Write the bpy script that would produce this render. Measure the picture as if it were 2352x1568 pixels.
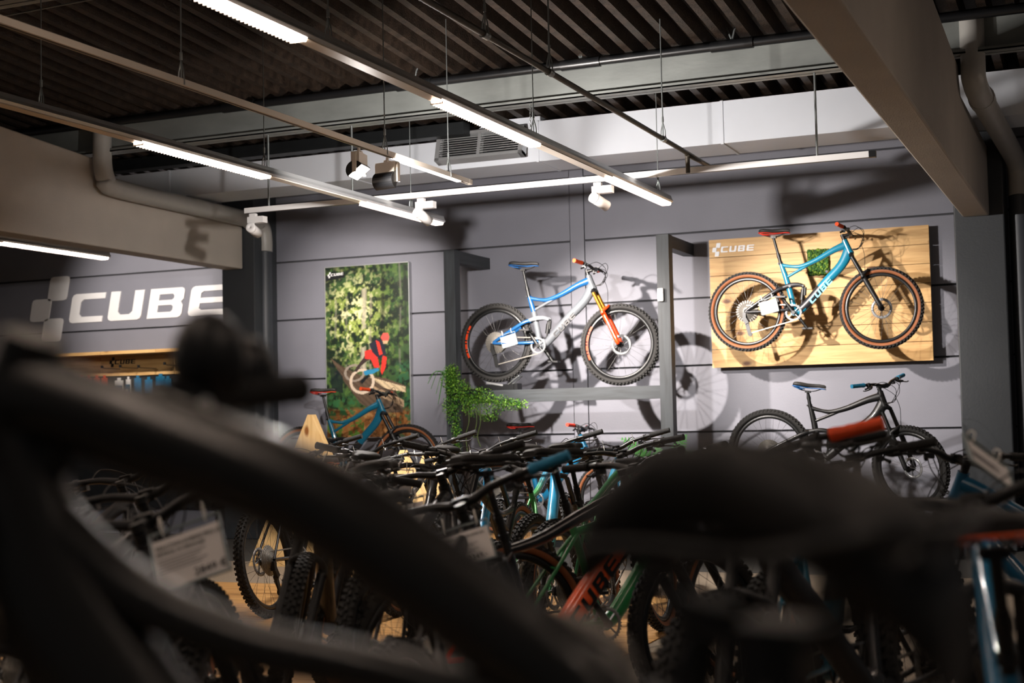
import bpy, math, random
import numpy as np
from mathutils import Vector as V, Matrix as MX

random.seed(7)
for o in list(bpy.data.objects):
    bpy.data.objects.remove(o, do_unlink=True)
SC = bpy.context.scene
COL = SC.collection
R = math.radians

# ---------------------------------------------------------------- camera, world, exposure
cd = bpy.data.cameras.new('camera')
cd.lens = 50
cd.sensor_width = 36
cd.clip_start = 0.05
cd.dof.use_dof = True
cd.dof.focus_distance = 9.0
cd.dof.aperture_fstop = 2.5
cam = bpy.data.objects.new('camera', cd)
COL.objects.link(cam)
cam.matrix_world = (MX.Translation((0, 0, 1.2)) @ MX.Rotation(R(23.1), 4, 'Z')
                    @ MX.Rotation(R(93.15), 4, 'X') @ MX.Rotation(R(-1.2), 4, 'Z'))
SC.camera = cam

wd = bpy.data.worlds.new('world')
SC.world = wd
wd.use_nodes = True
wd.node_tree.nodes['Background'].inputs[0].default_value = (0.75, 0.72, 0.7, 1)
wd.node_tree.nodes['Background'].inputs[1].default_value = 0.045

vs = SC.view_settings
vs.view_transform = 'Standard'
vs.look = 'None'
vs.exposure = 0.38
vs.gamma = 1.0
vs.use_curve_mapping = False

LED = 22.0          # radiance of the linear luminaires
SPOT_K = 1.0        # scale of the track spots

# ---------------------------------------------------------------- materials
MATS = {}


def srgb(h):
    if isinstance(h, str):
        h = h.lstrip('#')
        c = [int(h[i:i + 2], 16) / 255 for i in (0, 2, 4)]
        return tuple(x / 12.92 if x <= .04045 else ((x + .055) / 1.055) ** 2.4 for x in c)
    return tuple(h)


def mat(name, col, rough=.5, metal=0., var=.12, scale=9., bump=0., bscale=60., coat=0., emis=0., alpha=1., col2=None, stretch=(1, 1, 1)):
    if name in MATS:
        return MATS[name]
    m = bpy.data.materials.new(name)
    m.use_nodes = True
    nt = m.node_tree
    N = nt.nodes
    L = nt.links
    b = N['Principled BSDF']
    c = srgb(col)
    d = srgb(col2) if col2 else tuple(x * (1 - var) for x in c)
    tc = N.new('ShaderNodeTexCoord')
    mp = N.new('ShaderNodeMapping')
    mp.inputs['Scale'].default_value = stretch
    L.new(tc.outputs['Object'], mp.inputs[0])
    nz = N.new('ShaderNodeTexNoise')
    nz.inputs['Scale'].default_value = scale
    nz.inputs['Detail'].default_value = 5
    L.new(mp.outputs[0], nz.inputs['Vector'])
    rp = N.new('ShaderNodeValToRGB')
    rp.color_ramp.elements[0].position = .35
    rp.color_ramp.elements[1].position = .65
    rp.color_ramp.elements[0].color = (*d, 1)
    rp.color_ramp.elements[1].color = (*c, 1)
    L.new(nz.outputs['Fac'], rp.inputs[0])
    L.new(rp.outputs[0], b.inputs['Base Color'])
    b.inputs['Roughness'].default_value = rough
    b.inputs['Metallic'].default_value = metal
    b.inputs['Coat Weight'].default_value = coat
    b.inputs['Coat Roughness'].default_value = .08
    if emis:
        L.new(rp.outputs[0], b.inputs['Emission Color'])
        b.inputs['Emission Strength'].default_value = emis
    if alpha < 1:
        b.inputs['Alpha'].default_value = alpha
    if bump:
        n2 = N.new('ShaderNodeTexNoise')
        n2.inputs['Scale'].default_value = bscale
        n2.inputs['Detail'].default_value = 3
        L.new(mp.outputs[0], n2.inputs['Vector'])
        bp = N.new('ShaderNodeBump')
        bp.inputs['Strength'].default_value = bump
        bp.inputs['Distance'].default_value = .01
        L.new(n2.outputs['Fac'], bp.inputs['Height'])
        L.new(bp.outputs[0], b.inputs['Normal'])
    MATS[name] = m
    return m


def wood(name, light, dark, knot, along='X', scale=1., rough=.55):
    """planed pine: streaked grain with a few knots"""
    if name in MATS:
        return MATS[name]
    m = bpy.data.materials.new(name)
    m.use_nodes = True
    nt = m.node_tree
    N = nt.nodes
    L = nt.links
    b = N['Principled BSDF']
    tc = N.new('ShaderNodeTexCoord')
    info = N.new('ShaderNodeObjectInfo')
    mlt = N.new('ShaderNodeMath')
    mlt.operation = 'MULTIPLY'
    mlt.inputs[1].default_value = 37.
    L.new(info.outputs['Random'], mlt.inputs[0])
    add = N.new('ShaderNodeVectorMath')
    add.operation = 'ADD'
    L.new(tc.outputs['Object'], add.inputs[0])
    L.new(mlt.outputs[0], add.inputs[1])
    mp = N.new('ShaderNodeMapping')
    s = {'X': (1.2, 14, 14), 'Z': (14, 14, 1.2), 'Y': (14, 1.2, 14)}[along]
    mp.inputs['Scale'].default_value = tuple(x * scale for x in s)
    L.new(add.outputs[0], mp.inputs[0])
    nz = N.new('ShaderNodeTexNoise')
    nz.inputs['Scale'].default_value = 2.2
    nz.inputs['Detail'].default_value = 6
    nz.inputs['Distortion'].default_value = .6
    L.new(mp.outputs[0], nz.inputs['Vector'])
    rp = N.new('ShaderNodeValToRGB')
    rp.color_ramp.elements[0].position = .3
    rp.color_ramp.elements[1].position = .62
    rp.color_ramp.elements[0].color = (*srgb(dark), 1)
    rp.color_ramp.elements[1].color = (*srgb(light), 1)
    L.new(nz.outputs['Fac'], rp.inputs[0])
    mp2 = N.new('ShaderNodeMapping')
    s2 = {'X': (2.2, 4.5, 4.5), 'Z': (4.5, 4.5, 2.2), 'Y': (4.5, 2.2, 4.5)}[along]
    mp2.inputs['Scale'].default_value = s2
    L.new(add.outputs[0], mp2.inputs[0])
    vo = N.new('ShaderNodeTexVoronoi')
    vo.inputs['Scale'].default_value = 1.
    L.new(mp2.outputs[0], vo.inputs['Vector'])
    kr = N.new('ShaderNodeValToRGB')
    kr.color_ramp.elements[0].position = .06
    kr.color_ramp.elements[1].position = .13
    kr.color_ramp.elements[0].color = (1, 1, 1, 1)
    kr.color_ramp.elements[1].color = (0, 0, 0, 1)
    L.new(vo.outputs['Distance'], kr.inputs[0])
    mx = N.new('ShaderNodeMix')
    mx.data_type = 'RGBA'
    L.new(kr.outputs[0], mx.inputs['Factor'])
    L.new(rp.outputs[0], mx.inputs['A'])
    mx.inputs['B'].default_value = (*srgb(knot), 1)
    L.new(mx.outputs['Result'], b.inputs['Base Color'])
    b.inputs['Roughness'].default_value = rough
    MATS[name] = m
    return m


def grad(name, stops, axis='X', rough=.3, coat=.6):
    """painted frame whose colour fades along the bike"""
    if name in MATS:
        return MATS[name]
    m = bpy.data.materials.new(name)
    m.use_nodes = True
    nt = m.node_tree
    N = nt.nodes
    L = nt.links
    b = N['Principled BSDF']
    tc = N.new('ShaderNodeTexCoord')
    sx = N.new('ShaderNodeSeparateXYZ')
    L.new(tc.outputs['Object'], sx.inputs[0])
    mr = N.new('ShaderNodeMapRange')
    mr.inputs['From Min'].default_value = -.5
    mr.inputs['From Max'].default_value = .6
    L.new(sx.outputs[axis], mr.inputs[0])
    rp = N.new('ShaderNodeValToRGB')
    cr = rp.color_ramp
    while len(cr.elements) < len(stops):
        cr.elements.new(.5)
    for e, (p, c) in zip(cr.elements, stops):
        e.position = (p + .5) / 1.1
        e.color = (*srgb(c), 1)
    L.new(mr.outputs[0], rp.inputs[0])
    L.new(rp.outputs[0], b.inputs['Base Color'])
    b.inputs['Roughness'].default_value = rough
    b.inputs['Coat Weight'].default_value = coat
    MATS[name] = m
    return m


# ---------------------------------------------------------------- mesh builder
class MB:
    def __init__(s):
        s.v = []
        s.f = []
        s.m = []
        s.s = []

    def add(s, vs_, fs, mi=0, smooth=False):
        o = len(s.v)
        s.v += [tuple(x) for x in vs_]
        for f in fs:
            s.f.append(tuple(i + o for i in f))
            s.m.append(mi)
            s.s.append(smooth)
        return s

    def box(s, c, size, mi=0, rot=None):
        x, y, z = (a / 2 for a in size)
        p = [V((i, j, k)) for i in (-x, x) for j in (-y, y) for k in (-z, z)]
        if rot is not None:
            p = [rot @ q for q in p]
        p = [q + V(c) for q in p]
        return s.add(p, [(0, 1, 3, 2), (4, 6, 7, 5), (0, 4, 5, 1), (2, 3, 7, 6), (0, 2, 6, 4), (1, 5, 7, 3)], mi)

    def bb(s, a, b, mi=0):
        """box between two corners"""
        return s.box([(p + q) / 2 for p, q in zip(a, b)], [abs(q - p) for p, q in zip(a, b)], mi)

    def bar(s, a, b, w, h, mi=0):
        """rectangular bar from a to b"""
        a, b = V(a), V(b)
        d = b - a
        q = d.to_track_quat('X', 'Z').to_matrix()
        return s.box((a + b) / 2, (d.length, w, h), mi, q)

    def tube(s, pts, r, seg=10, mi=0, caps=True, smooth=True, sub=0, ref=(0, 1, 0)):
        """swept tube; r float, list of floats or list of (side, normal) radii"""
        pts = [V(p) for p in pts]
        n = len(pts)
        rr = [r] * n if isinstance(r, (int, float)) else list(r)
        rr = [(x, x) if isinstance(x, (int, float)) else x for x in rr]
        if sub and n > 2:
            P = []
            Q = []
            for i in range(n - 1):
                p0 = pts[max(i - 1, 0)]
                p1 = pts[i]
                p2 = pts[i + 1]
                p3 = pts[min(i + 2, n - 1)]
                for k in range(sub):
                    t = k / sub
                    P.append(.5 * ((2 * p1) + (p2 - p0) * t + (2 * p0 - 5 * p1 + 4 * p2 - p3) * t * t + (3 * p1 - p0 - 3 * p2 + p3) * t ** 3))
                    Q.append(tuple(a + (b - a) * t for a, b in zip(rr[i], rr[i + 1])))
            P.append(pts[-1])
            Q.append(rr[-1])
            pts, rr, n = P, Q, len(P)
        out = []
        side = None
        for i in range(n):
            t = (pts[min(i + 1, n - 1)] - pts[max(i - 1, 0)]).normalized()
            if side is None:
                side = V(ref) - t * V(ref).dot(t)
                if side.length < 1e-4:
                    side = V((1, 0, 0)) - t * t.x
            else:
                side = side - t * side.dot(t)
            side.normalize()
            nr = t.cross(side)
            for k in range(seg):
                a = 2 * math.pi * k / seg
                out.append(pts[i] + side * (rr[i][0] * math.cos(a)) + nr * (rr[i][1] * math.sin(a)))
        fs = []
        for i in range(n - 1):
            for k in range(seg):
                k2 = (k + 1) % seg
                fs.append((i * seg + k, i * seg + k2, (i + 1) * seg + k2, (i + 1) * seg + k))
        s.add(out, fs, mi, smooth)
        if caps:
            s.add(out[:seg], [tuple(range(seg))[::-1]], mi)
            s.add(out[-seg:], [tuple(range(seg))], mi)
        return s

    def lathe(s, prof, n=48, c=(0, 0, 0), mi=0, axis='Y', close=True, smooth=True):
        """profile of (radius, along) turned about an axis; mi may be a list per segment"""
        out = []
        m = len(prof)
        for i in range(n):
            a = 2 * math.pi * i / n
            for (r, y) in prof:
                p = {'Y': (r * math.cos(a), y, r * math.sin(a)), 'Z': (r * math.cos(a), r * math.sin(a), y), 'X': (y, r * math.cos(a), r * math.sin(a))}[axis]
                out.append(V(p) + V(c))
        mm = m if close else m - 1
        for j in range(mm):
            j2 = (j + 1) % m
            fs = [(i * m + j, ((i + 1) % n) * m + j, ((i + 1) % n) * m + j2, i * m + j2) for i in range(n)]
            k = mi[j] if isinstance(mi, (list, tuple)) else mi
            if j == 0:
                s.add(out, fs, k, smooth)
                base = len(s.v) - len(out)
            else:
                for f in fs:
                    s.f.append(tuple(i + base for i in f))
                    s.m.append(k)
                    s.s.append(smooth)
        return s

    def cyl(s, a, b, r, seg=16, mi=0, r2=None):
        return s.tube([a, b], [r, r if r2 is None else r2], seg, mi, True, True)

    def prism(s, poly, th, o=(0, 0, 0), ux=(1, 0, 0), uy=(0, 0, 1), mi=0):
        """2D polygon extruded by th along ux x uy (towards the viewer for x,z axes)"""
        o, ux, uy = V(o), V(ux), V(uy)
        nrm = ux.cross(uy).normalized()
        n = len(poly)
        a = [o + ux * p[0] + uy * p[1] for p in poly]
        b = [q + nrm * th for q in a]
        fs = [tuple(range(n))[::-1], tuple(range(n, 2 * n))]
        fs += [(i, (i + 1) % n, n + (i + 1) % n, n + i) for i in range(n)]
        return s.add(a + b, fs, mi)

    def ball(s, c, r, mi=0, nu=12, nv=8):
        r = (r, r, r) if isinstance(r, (int, float)) else r
        out = []
        for j in range(nv + 1):
            t = math.pi * j / nv
            for i in range(nu):
                a = 2 * math.pi * i / nu
                out.append((c[0] + r[0] * math.sin(t) * math.cos(a), c[1] + r[1] * math.sin(t) * math.sin(a), c[2] + r[2] * math.cos(t)))
        fs = [(j * nu + i, (j + 1) * nu + i, (j + 1) * nu + (i + 1) % nu, j * nu + (i + 1) % nu) for j in range(nv) for i in range(nu)]
        return s.add(out, fs, mi, True)

    def mesh(s, name, mats=()):
        me = bpy.data.meshes.new(name)
        me.from_pydata(s.v, [], s.f)
        me.polygons.foreach_set('material_index', s.m)
        me.polygons.foreach_set('use_smooth', s.s)
        for m in mats:
            me.materials.append(m)
        me.update()
        return me

    def obj(s, name, mats, parent=None, **kw):
        mats = mats if isinstance(mats, (list, tuple)) else [mats]
        o = bpy.data.objects.new(name, s.mesh(name, mats))
        return link(o, parent, **kw)


def link(o, parent=None, label=None, cat=None, group=None, kind=None):
    COL.objects.link(o)
    if parent is not None:
        o.parent = parent
    if label:
        o['label'] = label
    if cat:
        o['category'] = cat
    if group:
        o['group'] = group
    if kind:
        o['kind'] = kind
    return o


def empty(name, loc=(0, 0, 0), parent=None, **kw):
    o = bpy.data.objects.new(name, None)
    o.empty_display_size = .1
    o.location = loc
    return link(o, parent, **kw)


def data_obj(name, me, mats=None, parent=None, mtx=None, **kw):
    """object on shared mesh data, materials per object"""
    o = bpy.data.objects.new(name, me)
    if mats:
        while len(me.materials) < len(mats):
            me.materials.append(mats[len(me.materials)])
        for i, m in enumerate(mats):
            o.material_slots[i].link = 'OBJECT'
            o.material_slots[i].material = m
    if mtx is not None:
        o.matrix_basis = mtx
    return link(o, parent, **kw)


def text(body, size, loc, rot, m, parent, name='lettering', depth=.0006):
    c = bpy.data.curves.new(name, 'FONT')
    c.body = body
    c.size = size
    c.extrude = depth
    c.resolution_u = 2
    c.materials.append(m)
    tmp = bpy.data.objects.new('tmp', c)
    COL.objects.link(tmp)
    bpy.context.view_layer.update()
    me = bpy.data.meshes.new_from_object(tmp.evaluated_get(bpy.context.evaluated_depsgraph_get()))
    bpy.data.objects.remove(tmp, do_unlink=True)
    bpy.data.curves.remove(c)
    o = bpy.data.objects.new(name, me)
    o.location = loc
    o.rotation_euler = rot
    return link(o, parent)


# ---------------------------------------------------------------- the word mark (letters about one unit high)
def _sh(poly, dx=0., k=.17):
    return [(x + dx + k * y, y) for x, y in poly]


LETTER = {
    'C': [[(.13, 1), (1.22, 1), (1.22, .8), (.44, .8), (.34, .7), (.34, .3), (.44, .2), (1.22, .2), (1.22, 0), (.13, 0), (.04, .04), (0, .13), (0, .87), (.04, .96)]],
    'U': [[(0, 1), (.34, 1), (.34, .3), (.44, .2), (.76, .2), (.86, .3), (.86, 1), (1.2, 1), (1.2, .13), (1.16, .04), (1.07, 0), (.13, 0), (.04, .04), (0, .13)]],
    'B': [[(0, 0), (0, 1), (.34, 1), (.34, 0)], [(.34, 1), (1.08, 1), (1.17, .96), (1.2, .88), (1.2, .62), (1.12, .52), (.34, .52), (.34, .6), (.8, .6), (.86, .66), (.86, .74), (.8, .8), (.34, .8)],
          [(.34, .52), (1.12, .52), (1.2, .4), (1.2, .13), (1.16, .04), (1.07, 0), (.34, 0), (.34, .2), (.8, .2), (.86, .26), (.86, .38), (.8, .43), (.34, .43)]],
    'E': [[(.13, 1), (1.22, 1), (1.22, .82), (.44, .82), (.36, .76), (.36, .6), (1.18, .6), (1.18, .42), (.36, .42), (.36, .25), (.44, .19), (1.22, .19), (1.22, 0), (.13, 0), (.04, .04), (0, .13), (0, .87), (.04, .96)]],
}


def rsq(x, y, w, h, c=.12):
    return [(x + c, y), (x + w - c, y), (x + w - .03, y + .03), (x + w, y + c), (x + w, y + h - c), (x + w - .03, y + h - .03), (x + w - c, y + h), (x + c, y + h), (x + .03, y + h - .03), (x, y + h - c), (x, y + c), (x + .03, y + .03)]


EMBLEM = [rsq(0, .12, .72, .78), rsq(.56, .82, .72, .84), rsq(.56, -.62, .72, .82)]


def wordmark(parent, o, ux, uy, h, th, m, emblem=True, joined=False, adv=1.36, squeeze=1.0):
    """emblem and the letters C U B E, standing on the plane o + ux*x + uy*y"""
    ux, uy = V(ux).normalized() * h * squeeze, V(uy).normalized() * h
    x0 = 1.5 if emblem else 0.
    mb = MB()
    if emblem:
        for p in EMBLEM:
            mb.prism(_sh(p), th, o, ux, uy)
        if not joined:
            mb.obj('emblem', m, parent)
            mb = MB()
    for i, ch in enumerate('CUBE'):
        for p in LETTER[ch]:
            mb.prism(_sh(p, x0 + i * adv), th, o, ux, uy)
        if not joined:
            mb.obj('letter', m, parent)
            mb = MB()
    if joined:
        return mb.obj('lettering', m, parent)

# ================================================================ structure
m_wall = mat('wall paint', '#7a7b85', .62, var=.07, scale=2.2, bump=.12, bscale=90)
m_joint = mat('panel joint', '#3a3b40', .8, var=.2)
m_conc = mat('painted concrete', '#b6aea4', .7, var=.08, scale=3, bump=.25, bscale=120)
m_col = mat('dark column paint', '#33373b', .5, var=.1, scale=3, bump=.1)
m_deck = mat('mottled brown steel deck', '#3d3128', .5, .2, var=.6, scale=14, bump=.5, bscale=70)  # dark brown steel with random mottling
m_galv = mat('galvanised steel', '#8d918e', .42, .25, var=.25, scale=5, bump=.1, bscale=40, stretch=(.4, 1, 1))
m_darkst = mat('dark steel', '#1f2224', .5, .4, var=.2)
m_duct = mat('white duct sheet', '#ccd1d9', .4, .0, var=.05, scale=2, bump=.06, bscale=8)
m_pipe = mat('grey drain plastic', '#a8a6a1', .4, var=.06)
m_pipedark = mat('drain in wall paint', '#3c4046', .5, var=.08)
m_white = mat('white lacquer', '#e4e3e2', .35, var=.03)
m_alu = mat('anodised aluminium', '#b9bbbd', .35, .6, var=.05)
m_beige = mat('luminaire cover', '#cfc5b8', .4, var=.03)  # warm tint of light from below put into the cover colour
m_black = mat('black lacquer', '#17181a', .35, var=.1)
m_wire = mat('steel wire', '#9aa0a0', .35, .8, var=.1)
m_lens = mat('lit diffuser', '#ffe6d2', .5, var=.01, emis=LED)
m_lens2 = mat('lit lamp lens', '#fff2e8', .5, var=.01, emis=7)
m_floor = mat('speckled carpet', '#9c8c78', .9, var=.45, scale=120, bump=.4, bscale=200)
m_floor2 = mat('dark vinyl floor', '#4a4844', .6, var=.15, scale=40)


def S(o):
    o['kind'] = 'structure'
    return o


fl = S(MB().bb((-15, -3, -.12), (4, 10.72, 0)).obj('floor', m_floor))
fe = S(MB().bb((-15, 10.735, -.12), (4, 13.2, 0)).obj('floor_edge', m_floor2))

# wall of precast panels: a dark core with each panel standing proud of the joints
core = S(MB().bb((-15, 13.23, 0), (4, 13.4, 3.95)).obj('wall_back', m_joint))
zj = [0.0, .42, 1.05, 1.685, 2.33, 2.963, 3.6, 3.9]
xj = [-15, -12.3, -8.6, -4.975, -4.83, -1.06, 2.7, 4]
pc = {}
for i in range(len(xj) - 1):
    for k in range(len(zj) - 1):
        w, h = xj[i + 1] - xj[i], zj[k + 1] - zj[k]
        strip = (i == 3)
        key = (round(w, 3), round(h, 3), strip)
        if key not in pc:
            gz = 0 if strip else .013
            gx = .0 if strip else .006
            pc[key] = MB().bb((gx if i != 4 else 0.01, -.06, gz * .5), (w - gx, 0, h - gz), 0).mesh('panel', [m_wall])
        o = data_obj('panel', pc[key], None, core)
        o.location = (xj[i], 13.26, zj[k])

# corrugated deck falling towards the wall
deck = MB()
per, dep = .185, .12
prof = []
x = -14.5
while x < 4:
    prof += [(x, 0), (x + per * .33, 0), (x + per * .42, dep), (x + per * .91, dep)]
    x += per
y0, y1 = -2.5, 13.25
zf = lambda y: 4.0 + .072 * (10.4 - y)
n = len(prof)
ys = [y0, 4, 8, y1]
vv = []
for y in ys:
    vv += [(a, y, zf(y) + b) for a, b in prof]
ff = []
for j in range(len(ys) - 1):
    for i in range(n - 1):
        ff.append((j * n + i, j * n + i + 1, (j + 1) * n + i + 1, (j + 1) * n + i))
deck.add(vv, ff)
ceil = S(deck.obj('ceiling', m_deck))
sl = MB().add([(-15, y0, zf(y0) + .3), (4, y0, zf(y0) + .3), (4, y1, zf(y1) + .3), (-15, y1, zf(y1) + .3)], [(0, 1, 2, 3)])
S(sl.obj('ceiling_slab', m_darkst))


def girder(name, xa, xb):
    yb = 12.75
    zt = lambda y: 3.66 + .072 * (10.3 - y)
    pr_ = ((-2.5, 2.862), (yb, 2.862), (yb, 3.47), (10.6, 3.47), (10.45, 3.66), (-2.5, zt(-2.5)))
    k = len(pr_)
    mb = MB()
    mb.add([(xx, yy, zz) for xx in (xa, xb) for yy, zz in pr_], [tuple(range(k)), tuple(range(2 * k - 1, k - 1, -1))] + [(i, i + k, (i + 1) % k + k, (i + 1) % k) for i in range(k)])
    o = mb.obj(name, m_conc)
    bv = o.modifiers.new('edge', 'BEVEL')
    bv.width = .014
    bv.segments = 2
    return S(o)


girder('concrete_beam_right', -1.19, -.97)
girder('concrete_beam_left', -8.76, -8.535)
for nm, xa in (('column_right', -1.265), ('column_left', -8.81)):
    c = S(MB().bb((xa, 12.76, 0), (xa + .415, 13.2, 3.72)).obj(nm, m_col))
    bv = c.modifiers.new('edge', 'BEVEL')
    bv.width = .012
    bv.segments = 2


def purlin(name, yy, xa=-14.5, xb=4):
    """galvanised channel: web, bottom lip flange and a top flange, with bolts as parts"""
    zb = zf(yy) - .3
    o = MB().bb((xa, yy, zb), (xb, yy + .012, zb + .27)).bb((xa, yy - .075, zb), (xb, yy + .07, zb + .012)).bb((xa, yy - .075, zb), (xb, yy - .068, zb + .03)).bb((xa, yy - .03, zb + .26), (xb, yy + .06, zb + .275)).obj(name, m_galv)
    S(o)
    bm_ = MB()
    bm_.cyl((0, 0, 0), (0, 0, .022), .014, 6)
    me = bm_.mesh('bolt', [m_wire])
    x = xa + .4
    while x < xb:
        b = data_obj('bolt', me, None, o)
        b.location = (x, yy - .04, zb + .012)
        x += .95
    return o


purlin('beam_steel', 10.4)
purlin('beam_steel_near', 7.05)
S(MB().bb((-14.5, 11.42, 3.76), (-5.3, 11.56, 3.87)).obj('beam_steel_rear', m_darkst))
# black conduit pair along the purlin
for k, (dz, r) in enumerate(((.0, .034), (.06, .022))):
    MB().tube([(-14.3, 10.3, 3.985 + dz * .4 - .03), (3.5, 10.3, 3.985 + dz * .4 - .03)] if k else [(-14.3, 10.27, 3.95), (3.5, 10.27, 3.95)], r, 8).obj('trim_conduit_%d' % (k + 1), m_black, kind='structure')
sleeve = MB().cyl((-.16, 0, 0), (.16, 0, 0), .043, 10).mesh('sleeve', [m_black])
hook = MB().tube([(0, 0, 0), (.02, 0, .08), (.05, .01, .14)], .008, 6).tube([(0, 0, 0), (-.03, 0, .08), (-.05, .01, .12)], .008, 6).mesh('hook', [m_wire])
for i, xx in enumerate((-6.9, -5.2, -3.75, -2.55, -1.7)):
    o = data_obj('conduit_sleeve', sleeve, None, None, MX.Translation((xx, 10.27, 3.95)), cat='conduit clamp',
                 label='%s black sleeve on the conduit above the steel beam' % ('first', 'second', 'third', 'fourth', 'fifth')[i] + ', counted from the left', group='sleeves on the conduit')
    h = data_obj('hook', hook, None, o)
    h.location = (0, 0, .03)

# ---------------------------------------------------------------- air duct
dt = empty('air_duct', (0, 0, 0), label='long white rectangular air duct under the roof along the wall', cat='air duct')
segs = [(-14, -11.1, 3.76), (-11.1, -8.66, 3.76), (-8.66, -6.53, 3.76), (-6.53, -4.68, 3.76), (-4.68, -3.0, 3.85), (-3.0, -1.2, 3.85), (-1.2, .65, 3.85), (.65, 2.7, 3.85)]
for a, b, t in segs:
    mb = MB().bb((a + .004, 11.65, 3.49), (b - .004, 12.18, t))
    mb.bb((a - .012, 11.642, 3.483), (a + .012, 12.185, t + .004))
    mb.obj('duct_section', m_duct, dt)
tr = MB()
tr.prism([(-5.5, 3.74), (-4.66, 3.74), (-4.66, 3.9), (-5.14, 3.9)], .5, (0, 12.17, 0))
tr.obj('transition_piece', m_duct, dt)
vt = empty('air_vent', (-5.2, 11.62, 3.655), label='metal ventilation grille with black slots on the duct', cat='vent')
vt.rotation_euler = (R(-16), 0, 0)
MB().bb((-.43, -.1, -.135), (-.39, .0, .135)).bb((.39, -.1, -.135), (.43, .0, .135)).bb((-.43, -.1, .105), (.43, .0, .135)).bb((-.43, -.1, -.135), (.43, .0, -.105)).bb((-.015, -.1, -.11), (.015, -.03, .11)).obj('frame', m_alu, vt)
MB().bb((-.4, -.03, -.12), (.4, 0, .12)).obj('backing', m_black, vt)
slat = MB().box((0, 0, 0), (.375, .03, .004), 0, MX.Rotation(R(35), 3, 'X')).mesh('slat', [m_alu])
for s in (-1, 1):
    for k in range(9):
        o = data_obj('slat', slat, None, vt)
        o.location = (s * .202, -.07, -.09 + k * .0225)

# ---------------------------------------------------------------- drain pipes
dp = empty('drain_pipe', (-8.4, 13, 0), label='grey drain pipe running along the left concrete beam and down the corner', cat='drain pipe')
dp.location = (0, 0, 0)
MB().tube([(-8.41, 10.33, 3.9), (-8.41, 10.33, 3.6), (-8.41, 10.38, 3.46), (-8.41, 10.5, 3.4), (-8.41, 11.7, 3.385), (-8.41, 12.75, 3.37), (-8.41, 12.93, 3.33), (-8.41, 12.98, 3.2), (-8.41, 12.98, 3.06)], .085, 16, sub=4).obj('upper_pipe', m_pipe, dp)
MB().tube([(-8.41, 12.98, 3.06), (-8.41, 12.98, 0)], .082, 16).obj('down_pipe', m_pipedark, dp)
MB().tube([(-8.41, 12.66, 3.37), (-8.41, 12.74, 3.37)], .093, 16).obj('socket', m_pipe, dp)
dp = empty('drain_pipe', (0, 0, 0), label='grey drain pipe bending diagonally down beside the right concrete beam', cat='drain pipe')
MB().tube([(-.86, 10.4, 4.0), (-.86, 10.4, 3.66), (-.86, 10.45, 3.52), (-.84, 10.9, 3.46), (-.78, 12.4, 3.4), (-.75, 12.85, 3.34), (-.74, 12.95, 3.22), (-.74, 12.95, 3.04)], .085, 16, sub=4).obj('upper_pipe', m_pipe, dp)
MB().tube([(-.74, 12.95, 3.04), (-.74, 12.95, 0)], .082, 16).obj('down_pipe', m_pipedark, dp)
MB().tube([(-.845, 10.78, 3.475), (-.841, 10.88, 3.465)], .095, 16).obj('socket', m_pipe, dp)

# ================================================================ linear luminaires, rails and spots
HW = .006


def wire(parent, x, y, z, top=None, r=.0035, clip=True):
    zt = zf(y) if top is None else top
    mb = MB().cyl((x, y, z), (x, y, zt), r, 6)
    if clip:
        mb.cyl((x, y, z + .1), (x, y, z + .14), .008, 6)
        mb.tube([(x, y, z + .1), (x - .015, y, z + .04), (x - .02, y, z - .03)], .004, 5)
        mb.tube([(x, y, z + .1), (x + .015, y, z + .04), (x + .02, y, z - .03)], .004, 5)
    mb.obj('hanger_wire', m_wire, parent)


_ls = {}


def light_strip(x, ya, yb, z, lit, hangs, label, w=.075, hh=.06):
    """aluminium trunking with blank covers and lit lens modules"""
    t = empty('light_strip', (0, 0, 0), label=label, cat='ceiling light', group='linear ceiling lights')
    mb = MB()
    mb.prism([(-w / 2, .0), (w / 2, .0), (w / 2 + .012, .014), (w / 2, .035), (w / 2 - .006, hh), (-w / 2 + .006, hh), (-w / 2, .035), (-w / 2 - .012, .014)], yb - ya, (x, yb, z))
    mb.obj('housing', m_alu, t)
    cur = ya
    for a, b in list(lit) + [(yb, yb)]:
        if a - cur > .05:
            MB().bb((x - w * .46, cur + .003, z - .006), (x + w * .46, a - .003, z)).obj('cover', m_beige, t)
        cur = b
    for a, b in lit:
        L_ = b - a
        mb = MB()
        mb.prism([(-w * .48, 0), (-w * .40, -.018), (w * .40, -.018), (w * .48, 0)], L_, (x, b, z))
        d = mb.obj('diffuser', m_lens, t)
        lv = MB()
        k = int(L_ / .03)
        for i in range(k):
            lv.bb((x - w * .5, a + i * L_ / k, z - .026), (x + w * .5, a + i * L_ / k + .004, z - .012))
        lv.obj('louvre', m_white, t, kind='stuff')
    for y in hangs:
        wire(t, x, y, z + hh)
    return t


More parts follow.
